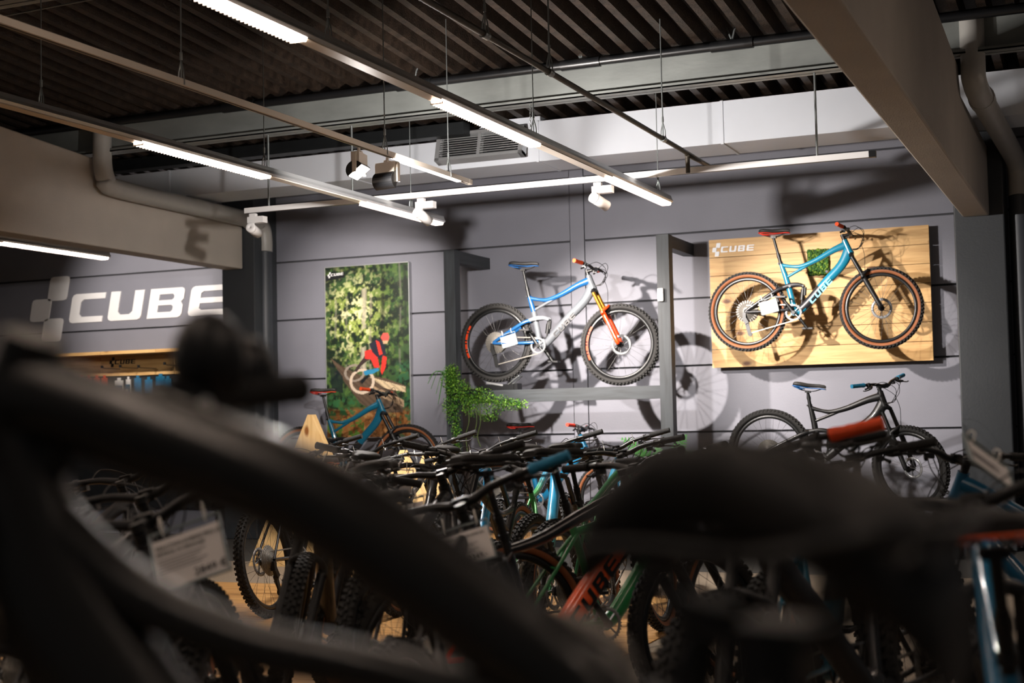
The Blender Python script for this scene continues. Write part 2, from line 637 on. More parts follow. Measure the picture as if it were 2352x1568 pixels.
light_strip(-5.47, .3, 11.27, 2.95, [(1.4, 2.8), (4.2, 5.63), (7.05, 8.48), (9.87, 11.25)], [2.2, 6.2, 8.45, 10.7], 'long linear light with its lit end behind a white spot, hung before the forest poster')
light_strip(-3.36, .3, 11.2, 2.95, [(1.3, 2.7), (4.08, 5.5), (6.9, 8.33), (9.74, 11.18)], [1.6, 5.75, 8.3, 10.95], 'long linear light with three lit panels in view, hung over the middle of the shop')
light_strip(-9.2, 2.0, 11.36, 2.89, [(3.0, 4.2), (6.0, 7.2), (9.9, 11.34)], [4.5, 8, 11], 'linear light half hidden behind the left concrete beam, lit above the wall lettering')
light_strip(-7.0, .3, 4.6, 2.9, [(1.2, 2.4), (3.2, 4.4)], [1.5, 4.0], 'short linear light over the left aisle, outside the picture')
light_strip(-1.5, -.6, 4.3, 2.95, [(-.4, 1.0), (2.4, 3.8)], [.0, 3.0], 'unseen linear light beside the right concrete beam, added to light the near bikes')  # added strip out of view, brightens the near bikes and price cards
light_strip(.6, -.4, 11.2, 2.95, [(0., 1.4), (3.2, 4.6), (6.2, 7.6), (9.6, 11.0)], [3.0, 6, 9.0], 'unseen linear light over the right aisle, near panel added to light the close bikes')  # out of view; nearest lit panel added to brighten the close bike


def rail(p, q, label, m, hangs, w=.035, hh=.035, tops=None, rod=.004):
    t = empty('lighting_rail', (0, 0, 0), label=label, cat='light rail')
    mb = MB()
    mb.bar(p, q, w, hh)
    mb.obj('track', m, t)
    d = (V(q) - V(p)).normalized()
    MB().bar(V(p) + V((0, 0, -hh / 2)), V(q) + V((0, 0, -hh / 2)), w * .35, .004).obj('contact_slot', m_black, t)
    MB().bar(V(q), V(q) + d * .05, w * 1.02, hh * 1.02).obj('end_cap', m_black if m is m_white else m, t)
    for i, f in enumerate(hangs):
        c = V(p).lerp(V(q), f)
        wire(t, c.x, c.y, c.z + hh / 2, None if tops is None else tops[i], rod, rod < .006)
    return t


rail((-4.36, .3, 2.96), (-4.36, 9.45, 2.96), 'bare beige light rail between the two long linear lights', m_beige, [.25, .62, .86, .965])
rail((-6.93, 10.4, 3.06), (-1.6, 10.4, 3.06), 'white light rail parallel to the wall carrying three white spots', m_white, [.045, .2, .93], .04, .045, [3.7, 3.7, 3.7], .009)
# thin suspension wires of the wall rail
pp = empty('sprinkler_pipe', (0, 0, 0), label='thin dark steel pipe hung under the roof, ending over the white rail', cat='pipe')
MB().tube([(-2.93, .5, 3.18), (-2.93, 10.22, 3.18), (-2.93, 10.3, 3.165), (-2.93, 10.32, 3.1), (-2.93, 10.32, 3.03)], .017, 10, sub=3).obj('pipe', mat('rusty pipe', '#4a443a', .5, .4, var=.3, scale=20), pp)
for yy in (4.6, 6.6, 7.5, 9.7):
    MB().cyl((-2.93, yy - .03, 3.18), (-2.93, yy + .03, 3.18), .023, 10).obj('coupling', m_wire, pp)
    wire(pp, -2.93, yy, 3.2, None, .005)


def track_spot(loc, aim, energy, label, size=R(46), r=.042, L_=.17, blend=.6, col=(1., .9, .82)):
    """white adapter box on the rail with a cylindrical head turned towards aim"""
    t = empty('track_spotlight', loc, label=label, cat='spotlight', group='white track spots')
    MB().bb((-.03, -.02, -.035), (.03, .02, .0)).bb((-.04, -.035, -.085), (.12, .035, -.03)).obj('adapter', m_white, t)
    MB().cyl((0, 0, -.085), (0, 0, -.12), .012, 10).obj('joint', m_white, t)
    d = (V(aim) - (V(loc) + V((0, 0, -.14)))).normalized()
    q = d.to_track_quat('X', 'Z').to_matrix().to_4x4()
    h = MB()
    h.lathe([(r * .9, -L_ * .42), (r, -L_ * .4), (r, L_ * .58), (r * .86, L_ * .58), (r * .86, L_ * .5), (0.002, L_ * .5), (.002, -L_ * .42)], 20, axis='X', close=True)
    hd = h.obj('lamp_head', m_white, t)
    hd.matrix_basis = MX.Translation((0, 0, -.14)) @ q
    MB().lathe([(r * 1.005, -L_ * .24), (r * 1.02, -L_ * .235), (r * 1.02, -L_ * .22), (r * 1.005, -L_ * .215)], 20, axis='X').obj('ring', m_black, hd)
    MB().cyl((L_ * .505, 0, 0), (L_ * .515, 0, 0), r * .8, 16).obj('lens', m_lens2, hd)
    ld = bpy.data.lights.new('spot_light', 'SPOT')
    ld.energy = energy * SPOT_K
    ld.color = col
    ld.spot_size = size
    ld.spot_blend = blend
    ld.shadow_soft_size = .03
    lo = bpy.data.objects.new('spot_light', ld)
    link(lo, hd)
    lo.matrix_basis = MX.Translation((L_ * .62, 0, 0)) @ MX.Rotation(R(-90), 4, 'Y')
    return t


track_spot((-6.85, 10.4, 3.03), (-7.25, 13.1, 2.3), 330, 'white spot at the left end of the wall rail', R(54), blend=.9)
track_spot((-5.22, 10.4, 3.03), (-4.35, 13.1, 1.55), 980, 'white spot in front of the tip of the linear light', R(60), blend=1)
track_spot((-3.68, 10.4, 3.03), (-2.35, 13.1, 1.7), 560, 'white spot right of the centre of the wall rail', R(52), blend=.9)
rail((-11.5, 10.6, 3.42), (-9.0, 10.6, 3.42), 'white light rail hidden behind the left concrete beam', m_white, [.1, .9], .04, .045)
track_spot((-9.75, 10.6, 3.39), (-10.0, 13.2, 2.55), 300, 'white spot behind the left concrete beam lighting the wall lettering', R(60), blend=.8)


def floodlight(loc, yaw, tilt, lit, label, energy=0):
    t = empty('floodlight', loc, label=label, cat='floodlight', group='floodlights on the beige rail')
    t.rotation_euler = (0, 0, yaw)
    t.scale = (.72, .72, .72)
    MB().cyl((0, 0, 0), (0, 0, -.04), .014, 10).bb((-.02, -.03, -.05), (.02, .03, -.03)).obj('adapter', m_beige, t)
    MB().prism([(-.11, -.16), (.11, -.16), (.11, -.05), (-.11, -.05)], .075, (0, .035, 0)).obj('gear_box', m_beige, t)
    for s in (-1, 1):
        MB().bb((s * .125 - .008, -.018, -.235), (s * .125 + .008, .018, -.06)).bb((s * .108 - .02, -.018, -.075), (s * .108 + .02, .018, -.055)).obj('bracket', m_beige, t)
    hd = empty('reflector_head', (0, 0, -.215), t)
    hd.rotation_euler = (tilt, 0, 0)
    pr = [(.055 * math.cos(a) * 1.5, -.085 + .085 * math.sin(a) + .085) for a in [math.pi * k / 12 for k in range(13)]]
    mb = MB()
    mb.prism([(y, z) for y, z in pr], .23, (-.115, 0, 0), (0, 1, 0), (0, 0, 1))
    mb.obj('shell', m_black, hd)
    MB().bb((-.105, -.075, -.008), (.105, .075, .0)).obj('lens', m_lens2 if lit else m_black, hd)
    if energy:
        ld = bpy.data.lights.new('flood_light', 'AREA')
        ld.shape = 'RECTANGLE'
        ld.size = .2
        ld.size_y = .14
        ld.energy = energy
        ld.color = (1, .93, .88)
        lo = bpy.data.objects.new('flood_light', ld)
        lo.location = (0, 0, -.012)
        link(lo, hd)
    return t


floodlight((-4.36, 7.82, 2.935), R(100), R(-38), True, 'floodlight on the beige rail with its lit lens showing', 40)
floodlight((-4.36, 8.2, 2.935), R(-12), R(74), False, 'floodlight on the beige rail turned with its black back to the shop', 170)
x = MB().bb((-4.377, 8.4, 2.934), (-4.343, 9.3, 2.942)).obj('rail_light_insert', mat('lit insert', '#fff2e8', .5, var=.01, emis=5), label='slim lit insert in the end of the beige rail', cat='light insert')

# ================================================================ wall: lettering, poster, board, rack, shop shelf
m_letter = mat('white letter film', '#e9e9ea', .45, var=.02)
lg = empty('wall_lettering', (0, 0, 0), label='big white emblem and letters CUBE on the grey wall', cat='wall sign')
wordmark(lg, (-11.83, 13.199, 2.43), (1, 0, 0), (0, 0, 1), .335, .012, m_letter, adv=1.42, squeeze=1.17)

m_pine = wood('pale pine', '#d2aa70', '#b88d54', '#6a3f1c')
m_pinez = wood('pale pine upright', '#e3bf86', '#c99f62', '#7a4a22', 'Z')
m_darkwood = wood('charcoal stained timber', '#363b3f', '#262a2d', '#1e2022', 'X')
m_darkwoodz = wood('charcoal stained post', '#363b3f', '#262a2d', '#1e2022', 'Z')

# ---- timber board behind the turquoise bike
bd = empty('timber_board', (0, 0, 0), label='large pale pine plank board on the wall behind the turquoise bike', cat='wall board')
for k in range(7):
    h = 1.215 / 7
    data_o = MB().bb((-3.528, 13.08, 1.647 + k * h + .0025), (-1.515, 13.125, 1.647 + (k + 1) * h - .0025)).obj('plank', m_pine, bd)
MB().bb((-3.5, 13.125, 1.67), (-1.54, 13.2, 2.84)).obj('backing_frame', m_darkwood, bd)
ml = mat('silver letter film', '#d9dcdf', .4, var=.03)
wordmark(bd, (-3.5, 13.079, 2.735), (1, 0, 0), (0, 0, 1), .055, .004, ml, adv=1.5)
for xx, zz in ((-2.655, 2.135), (-2.36, 2.46), (-3.02, 2.12)):
    MB().cyl((xx, 13.08, zz), (xx, 12.7, zz), .012, 8).obj('mount_arm', m_black, bd)
# moss patch
ms = empty('moss_patch', (0, 0, 0), label='rectangular patch of preserved moss on the pine board', cat='moss panel')
rng = np.random.default_rng(3)
mb = MB()
for i in range(520):
    cx, cz = rng.uniform(-2.59, -2.41), rng.uniform(2.47, 2.70)
    r = rng.uniform(.006, .016)
    mb.ball((cx, 13.07 - rng.uniform(0, .02), cz), (r, r * .9, r), int(rng.random() < .35), 6, 4)
mb.obj('moss_tufts', [mat('dark moss', '#2f5a1e', .9, var=.4, scale=60), mat('light moss', '#6b8a2a', .9, var=.4, scale=60)], ms, kind='stuff')
MB().bb((-2.6, 13.065, 2.465), (-2.4, 13.08, 2.705)).obj('moss_base', mat('moss base', '#26401a', .9), ms)

# ---- forest poster: print as colours on a fine grid
nx, nz = 150, 272
px0, px1, pz0, pz1 = -7.762, -6.765, 1.05, 2.86


def noise(nx_, nz_, fx, fz, seed):
    g = np.random.default_rng(seed).random((fz + 2, fx + 2))
    xs = np.linspace(0, fx, nx_)
    zs = np.linspace(0, fz, nz_)
    xi, zi = xs.astype(int), zs.astype(int)
    tx, tz = xs - xi, zs - zi
    tx = tx * tx * (3 - 2 * tx)
    tz = tz * tz * (3 - 2 * tz)
    a = g[np.ix_(zi, xi)]
    b = g[np.ix_(zi, xi + 1)]
    c = g[np.ix_(zi + 1, xi)]
    d = g[np.ix_(zi + 1, xi + 1)]
    return (a * (1 - tx) + b * tx) * (1 - tz)[:, None] + (c * (1 - tx) + d * tx) * tz[:, None]


def fbm(seed, fx, fz):
    return sum(noise(nx, nz, fx * 2 ** k, fz * 2 ** k, seed + k) * .5 ** k for k in range(4)) / 1.875


U_, T_ = np.meshgrid((np.arange(nx) + .5) / nx, 1 - (np.arange(nz) + .5) / nz)   # T_ from top 0 to bottom 1, rows from the bottom
c3 = lambda h: np.array(srgb(h))
img = np.zeros((nz, nx, 3)) + c3('#16241a')


def mixin(mask, col):
    global img
    img = img * (1 - mask[..., None]) + np.asarray(col) * mask[..., None]


sstep = lambda a, b, x: np.clip((x - a) / (b - a), 0, 1) ** 2 * (3 - 2 * np.clip((x - a) / (b - a), 0, 1))
f1, f2, f3 = fbm(1, 8, 14), fbm(11, 20, 30), fbm(21, 5, 9)
mixin(sstep(.46, .60, .5 * f1 + .5 * fbm(71, 26, 50)) * .9, c3('#33502a'))
mixin(sstep(.52, .66, f2) * .6, c3('#557336'))
lightzone = np.exp(-(((U_ - .36) / .30) ** 2 + ((T_ - .30) / .20) ** 2))
f4 = fbm(61, 34, 60)
mixin(np.clip(lightzone * sstep(.44, .60, .45 * f2 + .55 * f4) * 1.15, 0, 1), c3('#a3b45a'))
mixin(np.clip(lightzone * sstep(.52, .63, .4 * f1 + .6 * f4) * 1.1, 0, 1), c3('#e9e6b0'))
for (u, w, a, c) in ((.46, .035, .9, '#b9b09a'), (.12, .016, .6, '#8c8a78'), (.25, .014, .5, '#8c8a78'), (.54, .02, .6, '#9a927e'), (.89, .014, .5, '#7f7d70'), (.68, .03, .8, '#121a16'), (.95, .03, .8, '#141c18')):
    mixin(np.clip(1 - np.abs(U_ - u - .01 * np.sin(T_ * 9)) / w, 0, 1) ** .5 * a * (T_ < .63) * (f3 > .42), c3(c))
gz_ = sstep(.82, .86, T_ + .03 * (f1 - .5))
mixin(gz_, c3('#8a5a30'))
mixin(gz_ * sstep(.5, .6, f4), c3('#a87a4c'))
mixin(gz_ * sstep(.56, .64, fbm(91, 30, 60)) * .8, c3('#4f3018'))
mixin(sstep(.72, .80, T_) * (1 - sstep(.86, .90, T_)) * sstep(.47, .58, .4 * f2 + .6 * f4) * (1 - np.clip((U_ - .3) * 4, 0, 1) * np.clip((.85 - U_) * 5, 0, 1)), c3('#2f5f38'))
mixin(sstep(.80, .9, U_ + .1 * (f4 - .5)) * sstep(.55, .6, T_) * sstep(.45, .58, .3 * f1 + .7 * f4) * .9, c3('#2d5a3a'))
mixin((T_ > .88) * (U_ < .45) * sstep(.52, .6, .4 * f1 + .6 * f4), c3('#4f6e2c'))


def inpoly(poly):
    ins = np.zeros_like(U_, bool)
    n_ = len(poly)
    for i in range(n_):
        (xa, ya), (xb, yb) = poly[i], poly[(i + 1) % n_]
        if ya == yb:
            continue
        cnd = ((ya > T_) != (yb > T_)) & (U_ < (xb - xa) * (T_ - ya) / (yb - ya) + xa)
        ins ^= cnd
    return ins.astype(float)


# curved timber ramp
mixin(inpoly([(.05, .53), (.18, .58), (.42, .64), (.7, .66), (.95, .71), (.95, .74), (.8, .73), (.92, .81), (.9, .86), (.6, .86), (.4, .80), (.2, .66)]), c3('#5a4a3c'))
mixin(inpoly([(.52, .65), (.94, .715), (.94, .745), (.7, .72)]), c3('#cdb894'))
mixin(inpoly([(.55, .70), (.92, .79), (.92, .83), (.62, .76)]) * .8, c3('#b39878'))
st = np.sin((T_ * 1.2 - U_ * .55) * 160)
rampm = inpoly([(.05, .53), (.18, .58), (.42, .64), (.95, .72), (.9, .86), (.6, .86), (.4, .80), (.2, .66)])
mixin(rampm * (st > .3) * .35, c3('#221a14'))
mixin(inpoly([(.04, .55), (.2, .64), (.2, .74), (.06, .72)]) * .8, c3('#141d22'))


def ringm(cu, ct, ru, rt, th):
    d = np.sqrt(((U_ - cu) / ru) ** 2 + ((T_ - ct) / rt) ** 2)
    return (np.abs(d - 1) < th).astype(float)


mixin(ringm(.34, .625, .11, .045, .13), c3('#8f8478'))
mixin(ringm(.43, .675, .135, .066, .12), c3('#c9b7a2'))
mixin(inpoly([(.40, .675), (.50, .635), (.52, .645), (.43, .69)]), c3('#15191c'))
mixin(inpoly([(.45, .615), (.62, .60), (.64, .615), (.55, .635), (.46, .64)]), c3('#2f7fa6'))
mixin(inpoly([(.33, .615), (.40, .57), (.48, .52), (.52, .55), (.42, .585), (.37, .62)]), c3('#3a2e2c'))
mixin(inpoly([(.47, .50), (.55, .49), (.62, .54), (.64, .60), (.58, .60), (.54, .55), (.47, .545)]), c3('#d8362f'))
mixin(inpoly([(.52, .46), (.62, .43), (.70, .45), (.72, .52), (.64, .55), (.56, .51)]), c3('#232633'))
mixin(inpoly([(.60, .44), (.64, .45), (.68, .52), (.64, .53)]), c3('#d93a2e'))
mixin(inpoly([(.68, .53), (.73, .54), (.71, .60), (.67, .64), (.65, .62)]), c3('#d6352c'))
mixin(inpoly([(.66, .425), (.69, .40), (.745, .40), (.76, .425), (.75, .445), (.68, .445)]), c3('#e0574f'))
mixin(inpoly([(.68, .445), (.75, .445), (.73, .465), (.69, .465)]), c3('#c9a27e'))
mixin(inpoly([(.01, .045), (.24, .03), (.24, .065), (.01, .08)]), c3('#14171a'))
img *= (.85 + .3 * fbm(41, 40, 60))[..., None]
gx = np.linspace(px0, px1, nx)
gzv = np.linspace(pz0, pz1, nz)
XX, ZZ = np.meshgrid(gx, gzv)
vv = np.stack([XX.ravel(), np.full(XX.size, 13.149), ZZ.ravel()], 1)
idx = np.arange(nx * nz).reshape(nz, nx)
ff = np.stack([idx[:-1, :-1].ravel(), idx[:-1, 1:].ravel(), idx[1:, 1:].ravel(), idx[1:, :-1].ravel()], 1)
me = bpy.data.meshes.new('print')
me.from_pydata(vv.tolist(), [], ff.tolist())
ca = me.color_attributes.new('print', 'FLOAT_COLOR', 'POINT')
ca.data.foreach_set('color', np.concatenate([img.reshape(-1, 3), np.ones((nx * nz, 1))], 1).astype(np.float32).ravel())
mp_ = bpy.data.materials.new('forest print')
mp_.use_nodes = True
at = mp_.node_tree.nodes.new('ShaderNodeVertexColor')
at.layer_name = 'print'
mp_.node_tree.links.new(at.outputs[0], mp_.node_tree.nodes['Principled BSDF'].inputs['Base Color'])
mp_.node_tree.nodes['Principled BSDF'].inputs['Roughness'].default_value = .35
me.materials.append(mp_)
po = empty('forest_poster', (0, 0, 0), label='tall framed poster of a rider in red in a sunlit forest', cat='poster')
link(bpy.data.objects.new('print', me), po)
MB().bb((px0, 13.15, pz0), (px1, 13.2, pz1)).bb((px0 - .008, 13.142, pz0), (px0, 13.2, pz1)).bb((px1, 13.142, pz0), (px1 + .008, 13.2, pz1)).bb((px0, 13.142, pz1), (px1, 13.2, pz1 + .008)).bb((px0, 13.142, pz0 - .008), (px1, 13.2, pz0)).obj('frame', m_alu, po)
wordmark(po, (-7.735, 13.148, 2.765), (1, 0, .05), (0, 0, 1), .027, .001, m_letter, joined=True, adv=1.45)

# ---- bike rack of stained timber
rk = empty('bike_rack', (0, 0, 0), label='charcoal timber frame holding up the silver bike', cat='display rack')
pw = .115
for xx in (-5.907, -3.763):
    MB().bb((xx - pw / 2, 12.34, 0), (xx + pw / 2, 12.46, 2.85)).obj('post', m_darkwoodz, rk)
    MB().bb((xx - pw / 2 + .005, 12.46, 2.735), (xx + pw / 2 - .005, 13.197, 2.848)).obj('arm', wood('charcoal stained arm', '#34383c', '#262a2d', '#1e2022', 'Y'), rk)
MB().bb((-5.85, 12.345, 1.365), (-3.82, 12.455, 1.483)).obj('beam', m_darkwood, rk)
bx = empty('door_sensor', (-3.785, 12.335, 2.3), label='small white box screwed to the right rack post', cat='sensor')
o = MB().bb((-.028, -.03, -.06), (.028, .005, .06)).obj('housing', m_white, bx)
bv = o.modifiers.new('edge', 'BEVEL')
bv.width = .008
bv.segments = 2
MB().cyl((.008, -.032, .035), (.008, -.028, .035), .006, 10).obj('indicator', m_black, bx)
# wheel clamp under the rear wheel
wc = empty('wheel_stand', (-5.42, 12.4, 1.483), label='black wheel stand on the rack under the silver bike rear wheel', cat='wheel stand')
o = MB().bb((-.19, -.05, 0), (.16, .05, .055)).obj('base', m_black, wc)
MB().bb((.165, -.055, 0), (.2, .055, .06)).obj('end_block', m_black, wc)
MB().tube([(.1, -.045, .05), (.21, -.045, .13)], .006, 6).tube([(.1, .045, .05), (.21, .045, .13)], .006, 6).tube([(.21, -.045, .13), (.21, .045, .13)], .006, 6).obj('holder_arm', m_wire, wc, kind='stuff')
MB().bar((-.12, -.052, .075), (.05, -.052, .045), .006, .016).obj('lever', m_alu, wc)

# ---- hanging plants on the rack
m_leafa = mat('fresh leaf', '#7fae3c', .55, var=.35, scale=30)
m_leafb = mat('deep leaf', '#3f7a2a', .55, var=.35, scale=30)
m_vine = mat('vine stem', '#4a5a2a', .7, var=.2)


def foliage(name, blobs, n, size, seed, parent, mats):
    rg = np.random.default_rng(seed)
    mb = MB()
    w = np.array([b[6] for b in blobs], float)
    w /= w.sum()
    for i in range(n):
        b = blobs[rg.choice(len(blobs), p=w)]
        d = rg.normal(size=3)
        d /= np.linalg.norm(d)
        rr = rg.random() ** .45
        c = V((b[0] + d[0] * b[3] * rr, b[1] + d[1] * b[4] * rr, b[2] + d[2] * b[5] * rr))
        s = size * rg.uniform(.6, 1.3)
        q = MX.Rotation(rg.uniform(0, 6.28), 3, 'Z') @ MX.Rotation(rg.uniform(-1.2, 1.2), 3, 'X')
        pts = [q @ V(p) * s + c for p in ((-.1, -.5, 0), (.35, 0, .1), (0, .6, -.05), (-.4, .05, .1))]
        mb.add(pts, [(0, 1, 2, 3)], int(rg.random() < .4))
    return mb.obj(name, mats, parent, kind='stuff')


hp = empty('hanging_plant', (-5.85, 12.4, 1.48), label='bushy green trailing plant spilling over the left end of the rack beam', cat='plant')
hp.location = (0, 0, 0)
foliage('foliage', [(-5.86, 12.28, 1.62, .08, .1, .14, 2), (-5.8, 12.27, 1.5, .14, .12, .12, 3), (-5.62, 12.27, 1.43, .2, .12, .1, 4), (-5.4, 12.26, 1.36, .2, .1, .09, 3), (-5.22, 12.27, 1.34, .15, .1, .06, 1.6), (-5.66, 12.26, 1.33, .1, .1, .1, 2), (-5.48, 12.26, 1.25, .12, .08, .07, 1.2)], 4200, .018, 5, hp, [m_leafa, m_leafb])
for k, (xx, zz) in enumerate(((-5.7, .78), (-5.58, .95), (-5.62, 1.05))):
    MB().tube([(xx, 12.25, 1.4), (xx + .03, 12.22, 1.2), (xx - .02, 12.25, 1.05), (xx + .02, 12.23, zz)], .005, 5, sub=4).obj('trailing_stem', m_vine, hp)
hp = empty('hanging_fern', (0, 0, 0), label='feathery fern hanging down in front of the left rack post', cat='plant')
foliage('foliage', [(-5.9, 12.26, 1.6, .09, .06, .14, 2), (-5.87, 12.27, 1.35, .1, .07, .2, 3), (-5.83, 12.27, 1.1, .055, .06, .16, 1.6), (-5.82, 12.27, .92, .04, .05, .12, 1)], 2300, .016, 8, hp, [m_leafb, m_leafa])
for k in range(7):
    a = k * .9
    MB().tube([(-5.9, 12.27, 1.62), (-5.95 - .05 * math.sin(a), 12.2, 1.68), (-6.02 - .06 * math.sin(a), 12.18, 1.66 - .05 * k)], .003, 4, sub=3).obj('tendril', m_leafb, hp)
MB().bb((-5.93, 12.28, 1.44), (-5.6, 12.36, 1.5)).obj('planter', m_black, hp)


def frond(mb, base, tip, sag, wid, n=16):
    base, tip = V(base), V(tip)
    pts = []
    for i in range(n + 1):
        t = i / n
        p = base.lerp(tip, t) + V((0, 0, sag * 4 * t * (1 - t)))
        pts.append(p)
    mb.tube(pts, [.004 * (1 - .8 * i / n) for i in range(n + 1)], 4)
    for i in range(3, n):
        d = (pts[i + 1] - pts[i]).normalized()
        sd = d.cross(V((0, -1, .2))).normalized()
        l = wid * math.sin(math.pi * min(1, (i / n) * .85 + .2)) * 1.0
        for s in (-1, 1):
            a = pts[i]
            q = a + sd * s * l + d * l * .35
            mb.add([a - d * .012, a + d * .012, q + d * .004, q - d * .004], [(0, 1, 2, 3)])


pf = empty('potted_fern', (-3.72, 12.15, 0), label='green fern in a dark planter at the foot of the right rack post', cat='plant')
MB().lathe([(.13, 0), (.17, .62), (.155, .62), (.15, .58), (.002, .58), (.002, 0)], 20, axis='Z').obj('pot', m_black, pf)
for k, (dx, dz, s) in enumerate(((-.42, 1.02, .1), (-.36, .9, .12), (-.25, .8, .12), (.22, 1.06, .06), (.3, .82, .12), (.05, .9, .08), (-.12, .95, .05))):
    mb = MB()
    frond(mb, (0, -.02, .58), (dx, -.12 + .03 * k, dz), s, .075)
    mb.obj('frond', mat('fern green', '#3f8a34', .5, var=.3, scale=20), pf)

# ---- accessory wall under the lettering
m_peg = mat('black pegboard', '#23262a', .55, var=.2, scale=30)
ac = empty('accessory_wall', (0, 0, 0), label='pine topped pegboard display under the white wall lettering', cat='shop display')
for a, b in ((-11.8, -10.45), (-10.45, -9.7), (-9.7, -8.9)):
    MB().bb((a + .002, 12.78, 2.02), (b - .002, 13.2, 2.055)).obj('ledge_board', m_pine, ac)
for i, (a, b) in enumerate(((-11.95, -10.72), (-10.72, -9.7), (-9.7, -8.85))):
    MB().bb((a + .002, 13.12, 1.79), (b - .002, 13.2, 2.02)).obj('fascia_board', m_pine, ac)
    wordmark(ac, (a + .12, 13.119, 1.925), (1, 0, 0), (0, 0, 1), .05, .002, m_black, joined=True, adv=1.5)
pg = MB().bb((-11.95, 13.14, .3), (-8.85, 13.2, 1.79)).obj('pegboard', m_peg, ac)
hl = MB()
for i in range(100):
    for k in range(16):
        hl.box((-11.93 + i * .031, 13.139, 1.33 + k * .029), (.012, .003, .012))
hl.obj('peg_holes', m_black, ac, kind='stuff')
hk = MB().tube([(0, 0, 0), (0, -.3, 0), (0, -.32, .02)], .004, 5).bb((-.012, -.34, .0), (.012, -.322, .03)).mesh('hook', [m_black])
hooks = [(-11.35, 1.86), (-11.12, 1.84), (-10.45, 1.87), (-10.2, 1.87), (-9.95, 1.86), (-9.6, 1.88), (-9.4, 1.87), (-10.98, 1.74), (-10.1, 1.42), (-9.8, 1.42), (-9.5, 1.44)]
for xx, zz in hooks:
    o = data_obj('peg_hook', hk, None, ac)
    o.location = (xx, 13.14, zz)
m_or = mat('orange card', '#f0561f', .5, var=.05)
m_pk = mat('white pack print', '#e9e6e2', .5, var=.08, scale=30)
m_bl = mat('blue blister card', '#1f6f96', .4, var=.25, scale=25)
m_bd = mat('dark blister', '#1b2026', .3, var=.2)


def pack(loc, w, h, m1, m2, label, group, dark=True):
    t = empty('hanging_pack', loc, label=label, cat='package', group=group)
    MB().bb((-w / 2, -.008, -h), (w / 2, .008, -.03)).bb((-w / 5, -.005, -.03), (w / 5, .005, .0)).obj('card', m1, t)
    MB().bb((-w * .42, -.025, -h * .95), (w * .42, -.008, -h * .45)).obj('blister', m2, t)
    MB().bb((-w * .36, -.027, -h * .9), (w * .2, -.025, -h * .72)).obj('label_strip', m_pk if m2 is not m_pk else m_bd, t)


ords = ('first', 'second', 'third', 'fourth', 'fifth', 'sixth', 'seventh')
for i, (xx, yy) in enumerate(((-11.22, 12.98), (-11.0, 12.84), (-10.93, 12.9), (-10.85, 12.94), (-10.78, 12.98), (-10.70, 13.02), (-10.63, 13.07))):
    pack((xx, yy, 1.80 if i != 1 else 1.82), .15 if i < 2 else .075, .2 if i < 2 else .24, m_or, m_pk, '%s orange hanging pack from the left under the pine fascia' % ords[i], 'orange packs')
for i, (xx, zz, w, h) in enumerate(((-10.33, 1.76, .11, .2), (-10.2, 1.77, .06, .2), (-10.07, 1.78, .09, .42), (-9.92, 1.76, .1, .42), (-9.76, 1.79, .12, .3), (-9.66, 1.76, .1, .34))):
    pack((xx, 12.95, zz), w, h, m_pk if i in (0, 1) else m_bl, m_bl if i in (0, 1) else m_bd, '%s blue and white hanging pack right of the orange packs' % ords[i], 'blue packs')
for i in range(6):
    pack((-10.15 + i * .2, 12.98, 1.36), .09, .26, m_pk if i % 2 else m_bd, m_bd, '%s dark pack in the lower peg row under the blue packs' % ords[i], 'dark packs in the lower row')
ol = MB().bb((-13.6, 12.6, .0), (-12.12, 12.66, 3.15)).obj('olive_partition', mat('olive board', '#6f6a1e', .6, var=.15, scale=2), label='olive green partition board at the left edge', cat='partition')

# ================================================================ bicycles (local axes: x forward, y left, z up, ground at 0)
BR = .368
RA, BBP, FA = (-.437, BR), (0., .345), (.778, BR)
m_rub = mat('tyre rubber', '#1b1a19', .75, var=.25, scale=40, bump=.1)
m_tan = mat('tan tyre wall', '#8f5530', .7, var=.12, scale=20)
m_rim = mat('black rim', '#141516', .35, var=.1)
m_spoke = mat('spoke steel', '#6a6a6a', .3, .9, var=.1)
m_chrome = mat('bright alloy', '#a2a4a6', .3, .45, var=.06)
m_dk = mat('black alloy', '#0e0f10', .42, .0, var=.12)
m_dk2 = mat('satin black part', '#141517', .45, var=.1)
m_cab = mat('black cable', '#0d0d0e', .4, var=.1)
m_grip = mat('black grip rubber', '#1e1d1c', .8, var=.25, scale=50, bump=.4, bscale=250)
m_steel = mat('cassette steel', '#8f8b84', .35, .4, var=.2, scale=80)
m_padl = mat('saddle cover', '#242322', .6, var=.12, scale=30, bump=.05)
m_tie = mat('white cable tie', '#e6e3dc', .5, var=.03)
_MC = {}


def cached(key, fn):
    if key not in _MC:
        mb = MB()
        fn(mb)
        _MC[key] = mb.mesh(key.split(':')[0])
    return _MC[key]


def b_tyre(mb):
    prof = [(.318, -.02), (.330, -.0275), (.3425, -.0285), (.353, -.0245), (.3605, -.013), (.3625, 0), (.3605, .013), (.353, .0245), (.3425, .0285), (.330, .0275), (.318, .02)]
    mb.lathe(prof, 72, mi=[1, 1, 0, 0, 0, 0, 0, 0, 1, 1, 1])
    for k in range(66):
        a = 2 * math.pi * k / 66
        for j, (y, r, tl) in enumerate(((-.0255, .3535, .9), (-.008, .365, .25), (.008, .365, -.25), (.0255, .3535, -.9))):
            aa = a + (math.pi / 66 if j in (1, 3) else 0)
            q = MX.Rotation(-aa, 3, 'Y') @ MX.Rotation(tl, 3, 'Z')
            c = V((r * math.cos(aa), y, r * math.sin(aa)))
            mb.box(c, (.013, .0115, .017), 0, MX.Rotation(-aa, 3, 'Y') @ MX.Rotation(-tl * .0, 3, 'X'))


